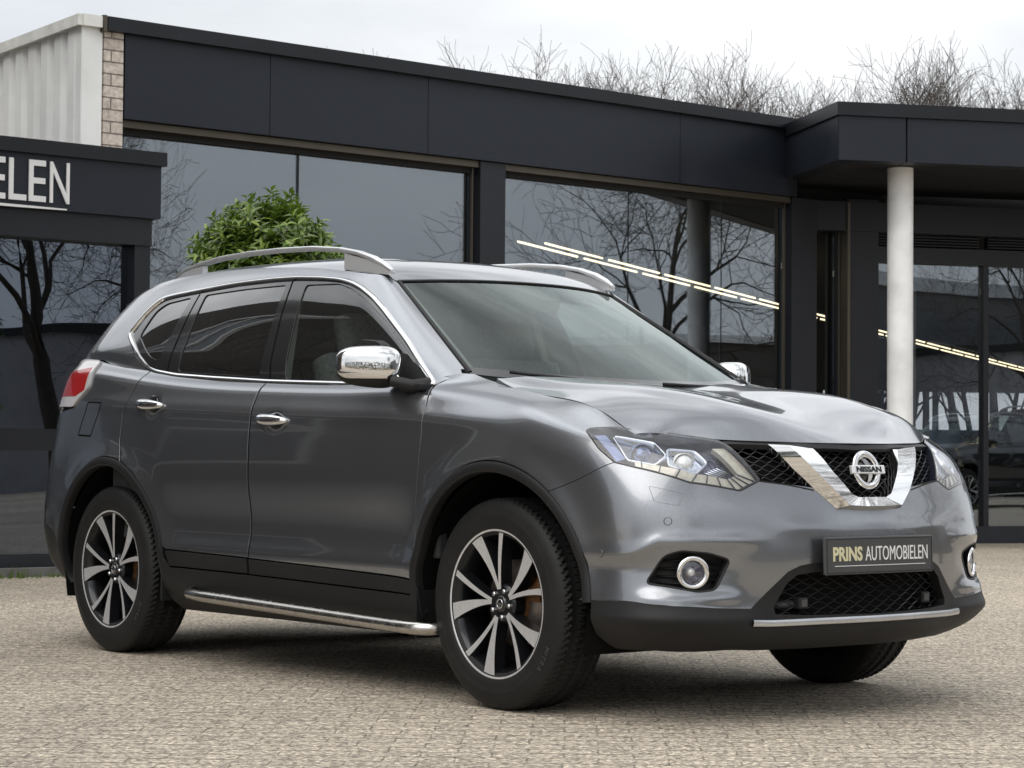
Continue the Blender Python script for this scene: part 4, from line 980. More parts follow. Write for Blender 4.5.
    quart=[(-2.52,.809,1.232),(-2.565,.866,1.150),(-2.607,.895,1.041),(-2.607,.908,.932),(-2.568,.922,.830)]+arc(RR,RA,75,170,20)+[(-3.24,.87,.50),(-3.40,.84,.56),(-3.42,.835,.80),(-3.36,.82,1.04)]+[(-3.109,.866,1.075),(-2.99,.853,1.159),(-3.00,.800,1.292)]+[(-2.9,.79,1.265),(-2.75,.806,1.250),(-2.6,.808,1.236)]
    wins={'Q':[(-2.735,.749,1.393),(-2.700,.69,1.505),(-2.64,.665,1.535),(-2.428,.661,1.555),(-2.478,.797,1.272),(-2.56,.79,1.29),(-2.62,.78,1.322)],
          'R':[(-2.320,.662,1.560),(-2.000,.659,1.570),(-1.700,.653,1.570),(-1.650,.807,1.182),(-2.303,.807,1.220)],
          'F':[(-1.560,.652,1.563),(-1.330,.648,1.556),(-1.226,.660,1.530),(-1.112,.679,1.486),(-.914,.717,1.390),(-.701,.768,1.263),(-.52,.802,1.150),(-.530,.808,1.138),(-1.464,.809,1.166)]}
    chrome=[(-2.838,.740,1.404),(-2.815,.728,1.440),(-2.780,.690,1.510),(-2.71,.65,1.562),(-2.62,.648,1.573),(-2.418,.647,1.583),(-2.092,.641,1.597),(-1.797,.636,1.600),(-1.630,.634,1.597),(-1.45,.635,1.586),(-1.328,.635,1.571),(-1.24,.64,1.551),(-1.155,.650,1.524),(-1.05,.67,1.482),(-.954,.689,1.430),(-.718,.743,1.293),(-.540,.794,1.178),(-.465,.806,1.126),
            (-1.0,.815,1.138),(-1.593,.812,1.158),(-2.0,.812,1.180),(-2.298,.817,1.203),(-2.48,.809,1.222),(-2.56,.80,1.240),(-2.67,.790,1.300)]
    # everything painted round the windows: pillars and roof edge
    top=[(-.40,.735,1.163),(-.43,.72,1.192)]+[tuple(np.array((-.385,.712,1.166))*(1-a)+np.array((-1.047,.560,1.552))*a+np.array((-.004,.004,0))) for a in np.linspace(.05,.96,10)]+[(-1.10,.588,1.574),(-1.22,.606,1.590),(-1.34,.604,1.606),(-1.50,.600,1.624),(-1.72,.598,1.643),(-2.10,.592,1.660),(-2.42,.582,1.664),(-2.75,.565,1.654),(-2.98,.545,1.632),(-3.15,.505,1.608)]
    pill=top+[(-3.22,.60,1.48),(-3.34,.70,1.32),(-3.28,.735,1.277),(-3.16,.775,1.300),(-3.00,.785,1.295),(-2.9,.79,1.265),(-2.75,.806,1.250),(-2.6,.808,1.236),(-2.56,.80,1.238)]+[(-2.67,.790,1.300)]+chrome[:18]
    for sg in (-1,1):
        f=(lambda pc:[pc]) if sg==1 else (lambda pc:[mirrored(pc)])
        s3=np.array((1,sg,1))
        panel('fender',f(piece(low,fend,gap=.0028)),paintm,root)
        d=panel('front_door',f(piece(low,fr,h=.012)),paintm,root); dr=panel('rear_door',f(piece(low,rr,h=.012)),paintm,root)
        q=panel('quarter_panel',f(piece(low,quart,[rnd(flap,.012)]))+f(piece(up,pill,h=.014,depth=.008,gap=.001)),paintm,root)
        if sg==-1: panel('fuel_flap',f(piece(low,rnd(flap,.012),h=.012,gap=.0045)),paintm,q)
        else: panel('blank_flap',f(piece(low,rnd(flap,.012),h=.012,gap=.0)),paintm,q)
        V,Fc=band(low,rnd(flap,.012),[(-.0022,-.001),(-.0022,.0008),(.0022,.0008),(.0022,-.001)],closed=True,h=.01)
        if sg==-1: bandobj('flap_gap',[(V,Fc)],'matt_black',q,mir=True,both_=False)
        # door mouldings and sill
        md=[(-.470,.898,.420),(-1.0,.9,.436),(-1.576,.892,.452),(-1.582,.885,.392),(-.49,.888,.370)]
        panel('door_moulding',f(piece(low,md,off=.004)),'black_plastic',d)
        mr=[(-1.588,.892,.453),(-2.205,.907,.464),(-2.185,.897,.399),(-1.592,.885,.393)]
        panel('door_moulding',f(piece(low,mr,off=.004)),'black_plastic',dr)
        sill=[(-.44,.89,Z0),(-.50,.888,.366),(-1.585,.885,.388),(-2.18,.897,.394),(-2.225,.90,.44),(-2.24,.85,.30),(-2.20,.80,.225),(-.50,.80,.222),(-.44,.85,.30)]
        panel('sill',f(piece(low,sill,off=.006,h=.02)),'black_plastic',root)
        # arch cladding
        for xc,a0,a1,nm in ((0,4,190,0),(RR,-8,196,1)):
            ln=arc(xc,.4705,a0,a1,60)
            V,Fc=band(low,ln,[(.0185,-.006),(.017,.004),(.011,.0075),(-.010,.0085),(-.0165,.0065),(-.0195,.001),(-.020,-.03)],h=.03,side=1)
            c=np.array([xc,0,.362]); # make sure the wide side faces outwards
            if np.linalg.norm((V[0]-c)[[0,2]])<np.linalg.norm((V[5]-c)[[0,2]]):
                V,Fc=band(low,ln,[(-.0185,-.006),(-.017,.004),(-.011,.0075),(.010,.0085),(.0165,.0065),(.0195,.001),(.020,-.03)],h=.03,side=1)
            bandobj('arch_cladding',[(V,Fc)],'black_plastic',root,mir=sg==-1,both_=False)
        # windows
        fl=panel('window_frame',f(piece(up,chrome,[rnd(wins['Q'],.03),rnd(wins['R'],.02),rnd(wins['F'],.025)],h=.02,gap=-.004,off=-.004,depth=.006)),'gloss_black',root)
        panel('side_window',f(piece(up,rnd(wins['F'],.025),h=.03,gap=-.004,off=-.009,depth=0)),'side_glass',d)
        panel('side_window',f(piece(up,rnd(wins['R'],.02),h=.03,gap=-.004,off=-.009,depth=0)),'privacy_glass',dr)
        panel('quarter_window',f(piece(up,rnd(wins['Q'],.03),h=.03,gap=-.004,off=-.009,depth=0)),'privacy_glass',q)
        V,Fc=band(up,rnd(chrome,.035,4),[(-.013,-.004),(-.011,.005),(-.003,.008),(.005,.006),(.011,-.002)],closed=True,h=.03)
        bandobj('window_trim',[(V,Fc)],'satin_silver' if 0 else 'chrome',root,mir=sg==-1,both_=False)
        # pillar covers with their joint
        for ln,w_ in (([(-1.573,.81,1.17),(-1.668,.64,1.585)],.003),([(-2.39,.8,1.225),(-2.375,.655,1.565)],.003)):
            V,Fc=band(up,ln,[(-w_,-.0038),(-w_,-.002),(w_,-.002),(w_,-.0038)],h=.05)
            bandobj('pillar_joint',[(V,Fc)],'matt_black',fl,mir=sg==-1,both_=False)
        # door handles
        for x0,z0,dd in ((-1.415,1.005,d),(-2.372,1.078,dr)):
            b=MB(); n=18; P=[];r=[]
            for k in range(n+1):
                t=k/n; x=x0-.106+.212*t; e=math.sin(PI*t)
                P.append((x,(.893+.018*e**.55)*sg,z0+.006*(.5-t)*1.6)); r.append(.0225*max(e,.05)**.3*(1-.25*t))
            V0=len(b.v); b.tube(P,r,12,True,True,sq=1.15)
            b.build('handle','chrome',dd)
            b=MB(); b.lathe([(0,.0),(.036,.0005),(.040,-.004)],28,Matrix.Translation((x0+.005,sg*.8825,z0))@Matrix.Rotation(-sg*PI/2,4,'X')); b.build('handle_shade','gloss_black',dd)  # black disc standing for the shade in the painted handle bowl
        # mirror
        make_mirror(sg,d)
        make_headlight(sg,lamp,root)
        make_tail(sg,tail,root)
        make_fog(sg,fogo,fb)
        for xc in (0,RR): make_wheel(xc,sg,root)
        # wheel housing
        for xc in (0,RR):
            b=MB(); n=40; V=[];
            for k in range(n+1):
                a=R_(-18+216*k/n)
                for (r,y) in ((.452,.872),(.462,.80),(.462,.50)): V.append((xc+r*math.cos(a),y*sg,.362+r*math.sin(a)))
            Fc=[(k*3+j,(k+1)*3+j,(k+1)*3+j+1,k*3+j+1) for k in range(n) for j in range(2)]
            Fc.append(tuple(k*3+2 for k in range(n+1)))
            b.add(V,Fc); b.build('wheel_liner','matt_black',root)
        # side step
        b=MB(); P=[(-1.985,.86,.298),(-1.965,.925,.291),(-1.93,.948,.289)]+[(x,.950,.289-.002*(x+1.93)*-1*-1*0+(.289-.262)*0) for x in np.linspace(-1.8,-.5,8)]+[(-.40,.948,.270),(-.345,.925,.268),(-.325,.86,.272)]
        P=[(-2.0,.87,.300),(-1.975,.925,.297),(-1.93,.948,.295)]+[(x,.950,.255+(.295-.255)*((-.33-x)/1.6)) for x in np.linspace(-1.8,-.5,8)]+[(-.40,.946,.257),(-.345,.915,.256),(-.325,.86,.258)]
        b.tube([(x,y*sg,z) for x,y,z in P],.0235,14); b.build('side_step','brushed_steel',root)
        # mud flap
        b=MB(); b.box((-.452,.80*sg,.30),(.006,.10,.085),bev=.004); b.build('mud_flap','black_plastic',root)
        b=MB(); b.box((RR+.455,.80*sg,.30),(.006,.10,.05),bev=.004); b.build('mud_flap','black_plastic',root)
    # --- hood, screen, roof ---
    hb=[];
    HP=piece(hood,_rect(hood,.002,1.,0,hood.tv[-1]-.0035),uv=True,h=.012,gap=0,depth=.02)
    panel('hood',both(HP),paintm,root)
    SP=piece(screen,_rect(screen,.0,.96,0,.70),uv=True,h=.03,gap=0,depth=0,off=-.003)
    sc=panel('windscreen',both(SP),'screen_glass',root)
    # ceramic border and sensor box
    fr_=[]
    for r0 in (_rect(screen,.935,.96,0,.70),_rect(screen,.0,.96,.672,.70)):
        fr_+=both(piece(screen,r0,uv=True,h=.03,gap=0,depth=0,off=-.0065))
    panel('screen_border',fr_+both(piece(screen,_rect(screen,.0,.070,0,.70),uv=True,h=.03,gap=0,depth=0,off=.001)),'gloss_black',sc)
    panel('sensor_box',both(piece(screen,[(.80,0),(.80,.06),(.86,.10),(.94,.13),(.94,0)],uv=True,h=.03,gap=0,depth=.05,off=-.012)),'cabin_black',sc)
    V,Fc=band(screen,[tuple(screen.ev([u],[.695])[0]) for u in np.linspace(.02,.95,10)],[(-.009,-.004),(-.007,.004),(.005,.005),(.012,-.004)],h=.04)
    V2,F2=band(screen,[tuple(screen.ev([.955],[v])[0]) for v in np.linspace(0,.695,10)],[(-.006,-.004),(-.005,.003),(.005,.003),(.006,-.004)],h=.04)
    bandobj('screen_seal',[(V,Fc),(V2,F2)],'black_plastic',sc)
    RP=piece(roofp,_rect(roofp,.004,2.38,0,.598),uv=True,h=.02,gap=0,depth=.01)
    panel('roof',both(RP),paintm,root)
    # cowl and wipers
    b=MB()
    P=[(.02-.10-.32*(y/.71)**2,y,1.105+.048*(y/.71)**2) for y in np.linspace(-.75,.75,15)]
    V=[];
    for x,y,z in P: V+=[(x+.10,y,z-.03),(x+.03,y,z-.012),(x-.06,y,z+.002)]
    b.add(V,[(i*3+j,(i+1)*3+j,(i+1)*3+j+1,i*3+j+1) for i in range(14) for j in range(2)],True); b.build('cowl','black_plastic',root)
    for y0,y1 in ((.55,-.05),(.02,-.60)):
        q=[(-.075-.32*(y/.71)**2+.008,y,1.122+.048*(y/.71)**2+.004+.014*t) for t,y in zip(np.linspace(0,1,8),np.linspace(y0,y1,8))]
        b=MB(); b.tube(q,[.007]*8,6); b.build('wiper','black_plastic',root)
    make_rails(root)
    make_rear(root,paintm)
    make_front(root,fb,sk,opn,grl)
    make_cabin(root)
    # underbody
    b=MB(); b.box((-1.4,0,.36),(1.75,.52,.10),bev=.03); b.box((-1.35,0,.34),(.86,.80,.09),bev=.03)
    b.box((.55,0,.38),(.24,.60,.10),bev=.03); b.box((-3.3,0,.42),(.2,.6,.10),bev=.02); b.build('underbody','matt_black',root)
    return root
def _rect(pt,u0,u1,v0,v1,n=1): return [(u0,v0),(u1,v0),(u1,v1),(u0,v1)]
def _skirt(pt,surr,blackl,opn,RA):
    """black lower bumper half: band between the painted edge and the opening, closed underneath"""
    outer=surr+blackl[1:]+arc(0,RA,4,-14,5)+[(.50,.79,.24),(.60,.72,.237),(.74,.50,.235),(.80,0,.235)]+opn[::-1]
    return piece(pt,outer,(),h=.014,gap=.001,depth=.04)

def onlow(pts,off=0.):
    q=inv3(low,pts); P=low.ev(q[:,0],q[:,1]); return P+low.normal(q[:,0],q[:,1])*off, low.normal(q[:,0],q[:,1])
def flipmb(b,sg):
    if sg==-1: b.v=[(x,-y,z) for x,y,z in b.v]; b.f=[tuple(reversed(f)) for f in b.f]
    return b
def frame_at(P,n):
    """matrix with local Z along n"""
    n=Vector(n).normalized(); t=Vector((0,0,1)).cross(n).normalized(); u=n.cross(t)
    m=Matrix((t,u,n)).transposed().to_4x4(); m.translation=Vector(P); return m
def make_mirror(sg,d):
    m=empty('mirror') if 0 else None
    def sup(c,ax,rz,e1=.55,e2=.62,nu=40,nv=24,zl=None,cutx=None):
        V=[];Fc=[]
        def pw(a,e): return math.copysign(abs(a)**e,a)
        for j in range(nv+1):
            ph=-PI/2+PI*j/nv
            for i in range(nu):
                th=2*PI*i/nu
                x=ax[0]*pw(math.cos(ph),e1)*pw(math.cos(th),e2); y=ax[1]*pw(math.cos(ph),e1)*pw(math.sin(th),e2); z=ax[2]*pw(math.sin(ph),e1)
                # taper: the outer end is lower and rounder, underside rises outward
                k=(y/ax[1]+1)/2
                z*=1-.20*k**2; x*=(1-.25*k**2); z+=.008*(k-.5)
                if cutx is not None and x<cutx: x=cutx
                if zl is not None and z<zl: z=zl
                xr=x*math.cos(rz)-y*math.sin(rz); yr=x*math.sin(rz)+y*math.cos(rz)
                V.append((c[0]+xr,c[1]+yr,c[2]+z))
        Fc=[(j*nu+i,j*nu+(i+1)%nu,(j+1)*nu+(i+1)%nu,(j+1)*nu+i) for j in range(nv) for i in range(nu)]
        return V,Fc
    c=(-.700,.938,1.200)
    b=MB(); b.add(*sup(c,(.074,.120,.074),R_(34),zl=-.052,cutx=-.055),True); flipmb(b,sg); cap=autosmooth(b.build('mirror_cap','chrome',d),60)
    b=MB(); b.add(*sup((c[0]-.010,c[1]+0.,c[2]-.008),(.066,.115,.077),R_(34)),True)
    b.tube([(-.51,.80,1.128),(-.535,.86,1.122),(-.60,.905,1.140)],[.028,.024,.022],10)
    b.box((-.53,.835,1.118),(.055,.03,.012),bev=.008)
    flipmb(b,sg); autosmooth(b.build('mirror_base','black_plastic',d),50)
    V,Fc=sup((c[0]-.02,c[1],c[2]),(.062,.112,.066),R_(34),cutx=-.045)
    b=MB(); b.add(V,Fc,True); flipmb(b,sg); b.build('mirror_glass','chrome',d)
    # sail panel
    b=MB(); b.add([(-.50,.812,1.142),(-.72,.815,1.142),(-.712,.783,1.252),(-.66,.79,1.243)],[(0,1,2,3)]); flipmb(b,sg); b.build('mirror_sail','black_plastic',d)
def make_headlight(sg,lamp,root):
    f=(lambda pc:[pc]) if sg==1 else (lambda pc:[mirrored(pc)])
    rl=rnd(lamp,.008)
    hl=panel('headlight',f(piece(low,rl,h=.02,gap=.002,off=-.05,depth=0)),'lamp_back',root)
    V,Fc=band(low,rl,[(0,-.001),(0,-.062)],closed=True,h=.012); b=MB(); b.add(V,Fc,True); flipmb(b,sg); b.build('lamp_wall','lamp_dark',hl)
    panel('lens',f(piece(low,rl,h=.02,gap=.0025,off=.001,depth=.004)),'lens_glass',hl)
    V,Fc=band(low,rl,[(.0035,0),(.003,.0012),(-.002,.0012),(-.0035,0)],closed=True,h=.012); b=MB(); b.add(V,Fc,True); flipmb(b,sg); b.build('lens_seal','gloss_black',hl)
    blue=[(.471,.783,.952),(.585,.700,.932),(.650,.704,.887),(.645,.750,.853),(.569,.806,.869)]
    white=[(.632,.683,.911),(.686,.610,.904),(.734,.595,.862),(.737,.650,.822),(.674,.717,.853)]
    turn=[(.412,.818,.954),(.453,.797,.952),(.563,.809,.870),(.542,.830,.860)]
    drl=[(.603,.799,.841),(.734,.680,.793),(.802,.523,.768),(.812,.446,.800),(.722,.512,.911),(.706,.55,.910),(.785,.504,.820),(.780,.546,.803),(.738,.651,.824),(.663,.737,.850),(.590,.796,.866)]
    panel('drl_strip',f(piece(low,drl,h=.015,gap=.001,off=-.016,depth=.02)),'drl_amber',hl)
    # ribs across the light strip
    b=MB()
    A=np.array(drl[0:4]); B=np.array([drl[10],drl[8],drl[7],drl[6]])
    for t in np.linspace(.12,2.9,10):
        i=min(int(t),2); k=t-i; p0=A[i]*(1-k)+A[i+1]*k; p1=B[i]*(1-k)+B[i+1]*k
        P,_=onlow([p0,(p0+p1)/2,p1],-.0135); b.tube(P,.0022,5)
    flipmb(b,sg); b.build('strip_rib','lamp_dark',hl)
    for poly,nm,mt,r in ((blue,'lamp_bezel','lamp_blue',.034),(white,'lamp_bezel','lamp_white',.032)):
        V,Fc=band(low,rnd(poly,.012),[(.005,-.03),(.004,-.016),(-.003,-.016),(-.006,-.05)],closed=True,h=.012)
        b=MB(); b.add(V,Fc,True); flipmb(b,sg); bz=b.build('lamp_bezel','lamp_chrome',hl)
        panel('lamp_bowl',f(piece(low,rnd(poly,.012),h=.012,gap=.003,off=-.046,depth=0)),'lamp_dark' if mt=='lamp_blue' else 'lamp_chrome',hl)
        P,n=onlow([np.mean(poly,0)],-.045)
        dirn=Vector((.9,.35,0.)).normalized(); M=frame_at(P[0],dirn)
        b=MB(); b.lathe([(r*math.sin(a),-.012+ r*.9*math.cos(a)) for a in np.linspace(0,PI/2,9)]+[(r*1.02,-.03)],28,M); b.lathe([(r*1.02,-.03),(r*1.15,-.006),(r*1.22,-.006),(r*1.25,-.03)],28,M)
        flipmb(b,sg); b.build('projector','lamp_blue' if mt=='lamp_blue' else 'lamp_white',hl)
    panel('indicator',f(piece(low,turn,h=.015,gap=.001,off=-.014,depth=.02)),'lamp_blue',hl)
    b=MB()
    for k in range(5):
        t=k/4; P,_=onlow([(.745-.0*t,.635-.05*t-.02,.832+.012*t),(.770,.56-.03*t,.812+.016*t)],-.03); b.tube(P,.003,5)
    flipmb(b,sg); b.build('reflector','lamp_chrome',hl)
def make_tail(sg,tail,root):
    f=(lambda pc:[pc]) if sg==1 else (lambda pc:[mirrored(pc)])
    tl=panel('tail_light',f(piece(low,rnd(tail,.02),h=.02,gap=.002,off=.010,depth=.03)),'tail_white',root)
    red=[(-3.02,.80,1.235),(-3.02,.853,1.150),(-3.10,.86,1.125),(-3.30,.85,1.130),(-3.42,.72,1.16),(-3.44,.63,1.2),(-3.30,.75,1.205),(-3.15,.79,1.225)]
    panel('tail_lens',f(piece(low,red,h=.02,gap=.0,off=.0115,depth=.002)),'tail_red',tl)
def make_fog(sg,fogo,fb):
    f=(lambda pc:[pc]) if sg==1 else (lambda pc:[mirrored(pc)])
    ro=rnd(fogo,.02)
    h=panel('fog_housing',f(piece(low,ro,h=.02,gap=-.002,off=-.055,depth=0)),'black_plastic',fb)
    V,Fc=band(low,ro,[(0.001,-.002),(0.,-.057)],closed=True,h=.012); b=MB(); b.add(V,Fc,True); flipmb(b,sg); b.build('fog_wall','gloss_black',h)
    V,Fc=band(low,ro,[(.004,0),(.003,.0018),(-.002,.0018),(-.004,-.004)],closed=True,h=.012); b=MB(); b.add(V,Fc,True); flipmb(b,sg); b.build('fog_edge','black_plastic',h)
    for dz in (-.035,-.012,.012,.035):
        P,_=onlow([(.80,.60,.50+dz*.6),(.775,.69,.50+dz),(.69,.79,.50+dz*.8)],-.040); b=MB(); b.tube(P,.004,5); flipmb(b,sg); b.build('fog_fin','black_plastic',h)
    P,n=onlow([(.769,.696,.500)],-.004); M=frame_at(P[0],Vector((.88,.44,-.02)))
    b=MB(); R=.047; b.lathe([(R+.009*math.cos(a),.009*math.sin(a)+.002) for a in np.linspace(0,2*PI,13)[:-1]],40,M,close=True); flipmb(b,sg); b.build('fog_ring','chrome',h)
    b=MB(); b.lathe([(0.,-.030),(.02,-.028),(.036,-.012),(.040,-.002)],32,M); flipmb(b,sg); b.build('fog_reflector','lamp_back',h)
    b=MB(); b.lathe([(0.,-.010),(.012,-.011),(.016,-.028)],16,M); flipmb(b,sg); b.build('fog_bulb','lamp_white',h)
    b=MB(); b.lathe([(0.,.004),(.025,.002),(.040,-.003)],32,M); flipmb(b,sg); b.build('fog_lens','lens_glass',h)
def make_wheel(xc,sg,root):
    M=Matrix.Translation((xc,-.7875,.3635))@Matrix(((1,0,0,0),(0,0,-1,0),(0,1,0,0),(0,0,0,1)))
    wh=MB()
    def place(b,n,mt,par,sm=None):
        b.v=[tuple(M@Vector(v)) for v in b.v]
        if sg==1: b.v=[(x,-y,z) for x,y,z in b.v]; b.f=[tuple(reversed(f)) for f in b.f]
        o=b.build(n,mt,par); return autosmooth(o,sm) if sm else o
    # tyre
    side=[(.236,.094),(.246,.103),(.2585,.107),(.262,.1095),(.280,.1125),(.300,.1140),(.303,.1150),(.306,.1140),(.325,.1115),(.338,.107),(.349,.1005)]
    tr=[(.3555,.0945),(.360,.087),(.3625,.078),(.3635,.070),(.364,.066),(.364,.048),(.3645,.044),(.365,.030),(.3652,.012),(.3652,.008)]
    half=side+tr; prof=half+[(r,-h) for r,h in reversed(half)]
    n=440; V=[]; m=len(prof)
    for k in range(n):
        a=2*PI*k/n
        for j,(r,h) in enumerate(prof):
            d=0.
            if r>.3545:
                ah=abs(h); ph=(k/n*88+ah*26+(.5 if h<0 else 0))%1
                if .0095>ah: d=.007 if ah<.0085 else 0
                if .043<ah<.049 or .0655<ah<.067: d=.007
                if ph<.24: d=max(d,.0068 if r>.359 else .002)
                if .55<ph<.62: d=max(d,.003)
            V.append(((r-d)*math.cos(a),(r-d)*math.sin(a),h))
    Fc=[(k*m+j,((k+1)%n)*m+j,((k+1)%n)*m+j+1,k*m+j+1) for k in range(n) for j in range(m-1)]
    w=empty('wheel',(0,0,0)); w.parent=root
    b=MB(); b.add(V,Fc,True); ty=place(b,'tyre','tyre_rubber',w,28)
    b=MB()
    for wi,(word,a0) in enumerate((('MITRA',-24),)):
        an=a0
        for ch in word:
            Vt,Ft=text_mesh(ch,.030,.85,.0004,.0006); wd=Vt[:,0].max()-Vt[:,0].min(); Vt[:,0]-=Vt[:,0].min()
            al=R_(an); r0=.318
            MM=Matrix.Rotation(al-PI/2,4,'Z')@Matrix.Translation((0,r0,.1137))
            b.add([MM@Vector((x,y-.011,z)) for x,y,z in Vt],Ft); an-=math.degrees((wd+.006)/r0)
    place(b,'tyre_lettering','tyre_letter',w)
    # rim
    b=MB(); b.lathe([(.2585,.101),(.250,.104),(.245,.098),(.238,.088),(.228,.070),(.222,.040),(.215,-.02),(.220,-.09),(.245,-.10)],72); place(b,'rim','dark_alloy',w,40)
    b=MB(); b.lathe([(.2595,.1025),(.2582,.1062),(.2515,.1062),(.2450,.0995)],96); place(b,'rim_lip','machined_alloy',w)
    sd=MB(); tp=MB()
    def hh(r): return .080+.021*(r/.245)**1.5
    for k in range(5):
        mid=101+72*k
        for (ta,tb,w0,w1) in ((mid+3,117.5+72*k,.014,.060),(mid-5,84.5+72*k,.013,.023)):
            Lp=[];Rp=[]
            for r in np.linspace(.050,.2475,9):
                t=(r-.050)/.1975; a=R_(ta+(tb-ta)*t**.75); wd=(w0+(w1-w0)*t**1.35)/2
                c=Vector((r*math.cos(a),r*math.sin(a),hh(r))); tn=Vector((-math.sin(a),math.cos(a),0))
                Lp.append(c+tn*wd); Rp.append(c-tn*wd)
            nn=len(Lp); V=Lp+Rp; tp.add([v+Vector((0,0,.0008)) for v in V],[(i,nn+i,nn+i+1,i+1) for i in range(nn-1)])
            lo=[v+Vector((0,0,-.045+.0))+(v-Rp[i]).normalized()*.004 for i,v in enumerate(Lp)]; lo2=[v+Vector((0,0,-.045))+(v-Lp[i]).normalized()*.004 for i,v in enumerate(Rp)]
            V=Lp+lo+Rp+lo2
            sd.add(V,[(i+1,i,nn+i,nn+i+1) for i in range(nn-1)]+[(2*nn+i,2*nn+i+1,3*nn+i+1,3*nn+i) for i in range(nn-1)]+[(nn+i+1,nn+i,3*nn+i,3*nn+i+1) for i in range(nn-1)]+[(i,i+1,2*nn+i+1,2*nn+i) for i in range(nn-1)])
        # joining web in the crook of each pair
        a0=R_(mid); 
    sd.lathe([(0,.078),(.030,.078),(.045,.080),(.060,.079),(.068,.070),(.070,.03)],40)
    place(sd,'spokes','dark_alloy',w,30); place(tp,'spoke_face','machined_alloy',w)
    b=MB(); b.lathe([(0,.0865),(.022,.0865),(.028,.083),(.029,.078)],32); cp=place(b,'hub_cap','gloss_black',w)
    b=MB(); b.lathe([(.0150+.0022*math.cos(a),.088+.0015*math.sin(a)) for a in np.linspace(0,2*PI,9)[:-1]],28,close=True); b.box((0,0,.089),(.018,.0032,.0012)); place(b,'cap_emblem','chrome',w)
    b=MB()
    for k in range(5):
        a=R_(101+36+72*k); MM=Matrix.Translation((.047*math.cos(a),.047*math.sin(a),0)); b.lathe([(0,.090),(.006,.090),(.0085,.087),(.0085,.074)],6,MM,False)
    place(b,'wheel_nuts','satin_silver',w)
    b=MB(); b.lathe([(.062,.012),(.150,.012),(.150,.0),(.062,0)],48); place(b,'brake_disc','brake_disc',w)
    b=MB(); b.lathe([(0,.03),(.062,.03),(.072,.012),(.075,0)],32); b.box((.115,.06,.0),(.03,.05,.03),bev=.008); place(b,'brake_hub','rust_hub',w)
    b=MB(); b.lathe([(0,-.03),(.222,-.03)],40); place(b,'wheel_back','matt_black',w)
def make_rails(root):
    for sg in (-1,1):
        ln=[(-1.055,.576,1.590),(-1.10,.579,1.612),(-1.17,.581,1.642),(-1.27,.582,1.672),(-1.40,.582,1.695),(-1.60,.580,1.714),(-1.85,.576,1.724),(-2.10,.570,1.727),(-2.35,.560,1.722),(-2.55,.550,1.708),(-2.68,.541,1.692),(-2.78,.532,1.668)]
        b=MB(); V=[];m=8
        P=np.array(ln)
        for i,(x,y,z) in enumerate(ln):
            e=min(i,len(ln)-1-i); hw=(.010,.014,.017,.018)[min(e,3)]; hz=(.006,.010,.0105,.0105)[min(e,3)]
            if i in (1,2): hz=.013
            for dy,dz in ((-1,-.6),(-1,.4),(-.6,1),(.4,1),(1,.55),(1,-.3),(.6,-1),(-.6,-1)): V.append((x,(y+dy*hw)*sg,z+dz*hz))
        n=len(ln); b.add(V,[(i*m+j,(i+1)*m+j,(i+1)*m+(j+1)%m,i*m+(j+1)%m) for i in range(n-1) for j in range(m)]+[tuple(range(m)),tuple((n-1)*m+j for j in reversed(range(m)))],True)
        r=autosmooth(b.build('roof_rail','rail_silver',root),50)
        for fx,fz in (((-1.06,-1.12,-1.20,-1.30,-1.36),(1.594,1.62,1.648,1.670,1.685)),((-2.50,-2.58,-2.68,-2.76),(1.705,1.700,1.688,1.665))):
            b=MB(); V=[];k=len(fx)
            for i,(x,zt) in enumerate(zip(fx,fz)):
                y=np.interp(-x,[-p[0] for p in ln],[p[1] for p in ln]); zb=(1.585 if x>-1.5 else 1.652)-(0 if x<-1.5 else (x+1.06)*.13*-1*-1)
                for yy in (-.013,.013):
                    V+=[(x,(y+yy)*sg,zt-.006),(x,(y+yy)*sg,zb-.012)]
            b.add(V,[(4*i,4*i+1,4*i+5,4*i+4) for i in range(k-1)]+[(4*i+2,4*i+6,4*i+7,4*i+3) for i in range(k-1)]+[(0,2,3,1),(4*k-4,4*k-3,4*k-1,4*k-2)])
            autosmooth(b.build('rail_foot','rail_silver',r),60)
        # seam strip beside the rail
def make_rear(root,paintm):
    bp=arc(-2.705,.488,170,200,5)+[(-3.12,.79,.245),(-3.33,.63,.27),(-3.42,0,.27),(-3.68,0,.60),(-3.57,.67,.60),(-3.43,.84,.56),(-3.24,.87,.50)]
    rb=panel('rear_bumper',both(_rear_piece(bp)),'black_plastic',root)
    tg=[(-3.43,.84,.563),(-3.57,.67,.603),(-3.68,0,.603),(-3.52,0,1.265),(-3.40,.62,1.262),(-3.46,.62,1.20),(-3.44,.70,1.12),(-3.36,.80,1.07),(-3.42,.835,.80)]
    t=panel('tailgate',both(_rear_piece(tg)),paintm,root)
    q=piece(up,_rect(up,2.52,3.395,.0,.46),uv=True,h=.03,gap=0,depth=0,off=-.006); panel('rear_window',both(q),'gloss_black',t)
    b=MB(); ys=np.linspace(-.50,.50,11); V=[]
    for y in ys:
        e=.05*(y/.5)**2
        V+=[(-3.12+e,y,1.652-.055*(y/.5)**2),(-3.40+e*2,y,1.622-.05*(y/.5)**2),(-3.40+e*2,y,1.600-.05*(y/.5)**2),(-3.14+e,y,1.585-.03*(y/.5)**2)]
    n=len(ys); b.add(V,[(i*4+j,i*4+4+j,i*4+4+(j+1)%4,i*4+(j+1)%4) for i in range(n-1) for j in range(4)]+[(0,1,2,3),tuple(4*n-4+j for j in (3,2,1,0))],True)
    autosmooth(b.build('spoiler',paintm,t),40)
def _rear_piece(P): return piece(low,P,h=.02,gap=.002,depth=.01)
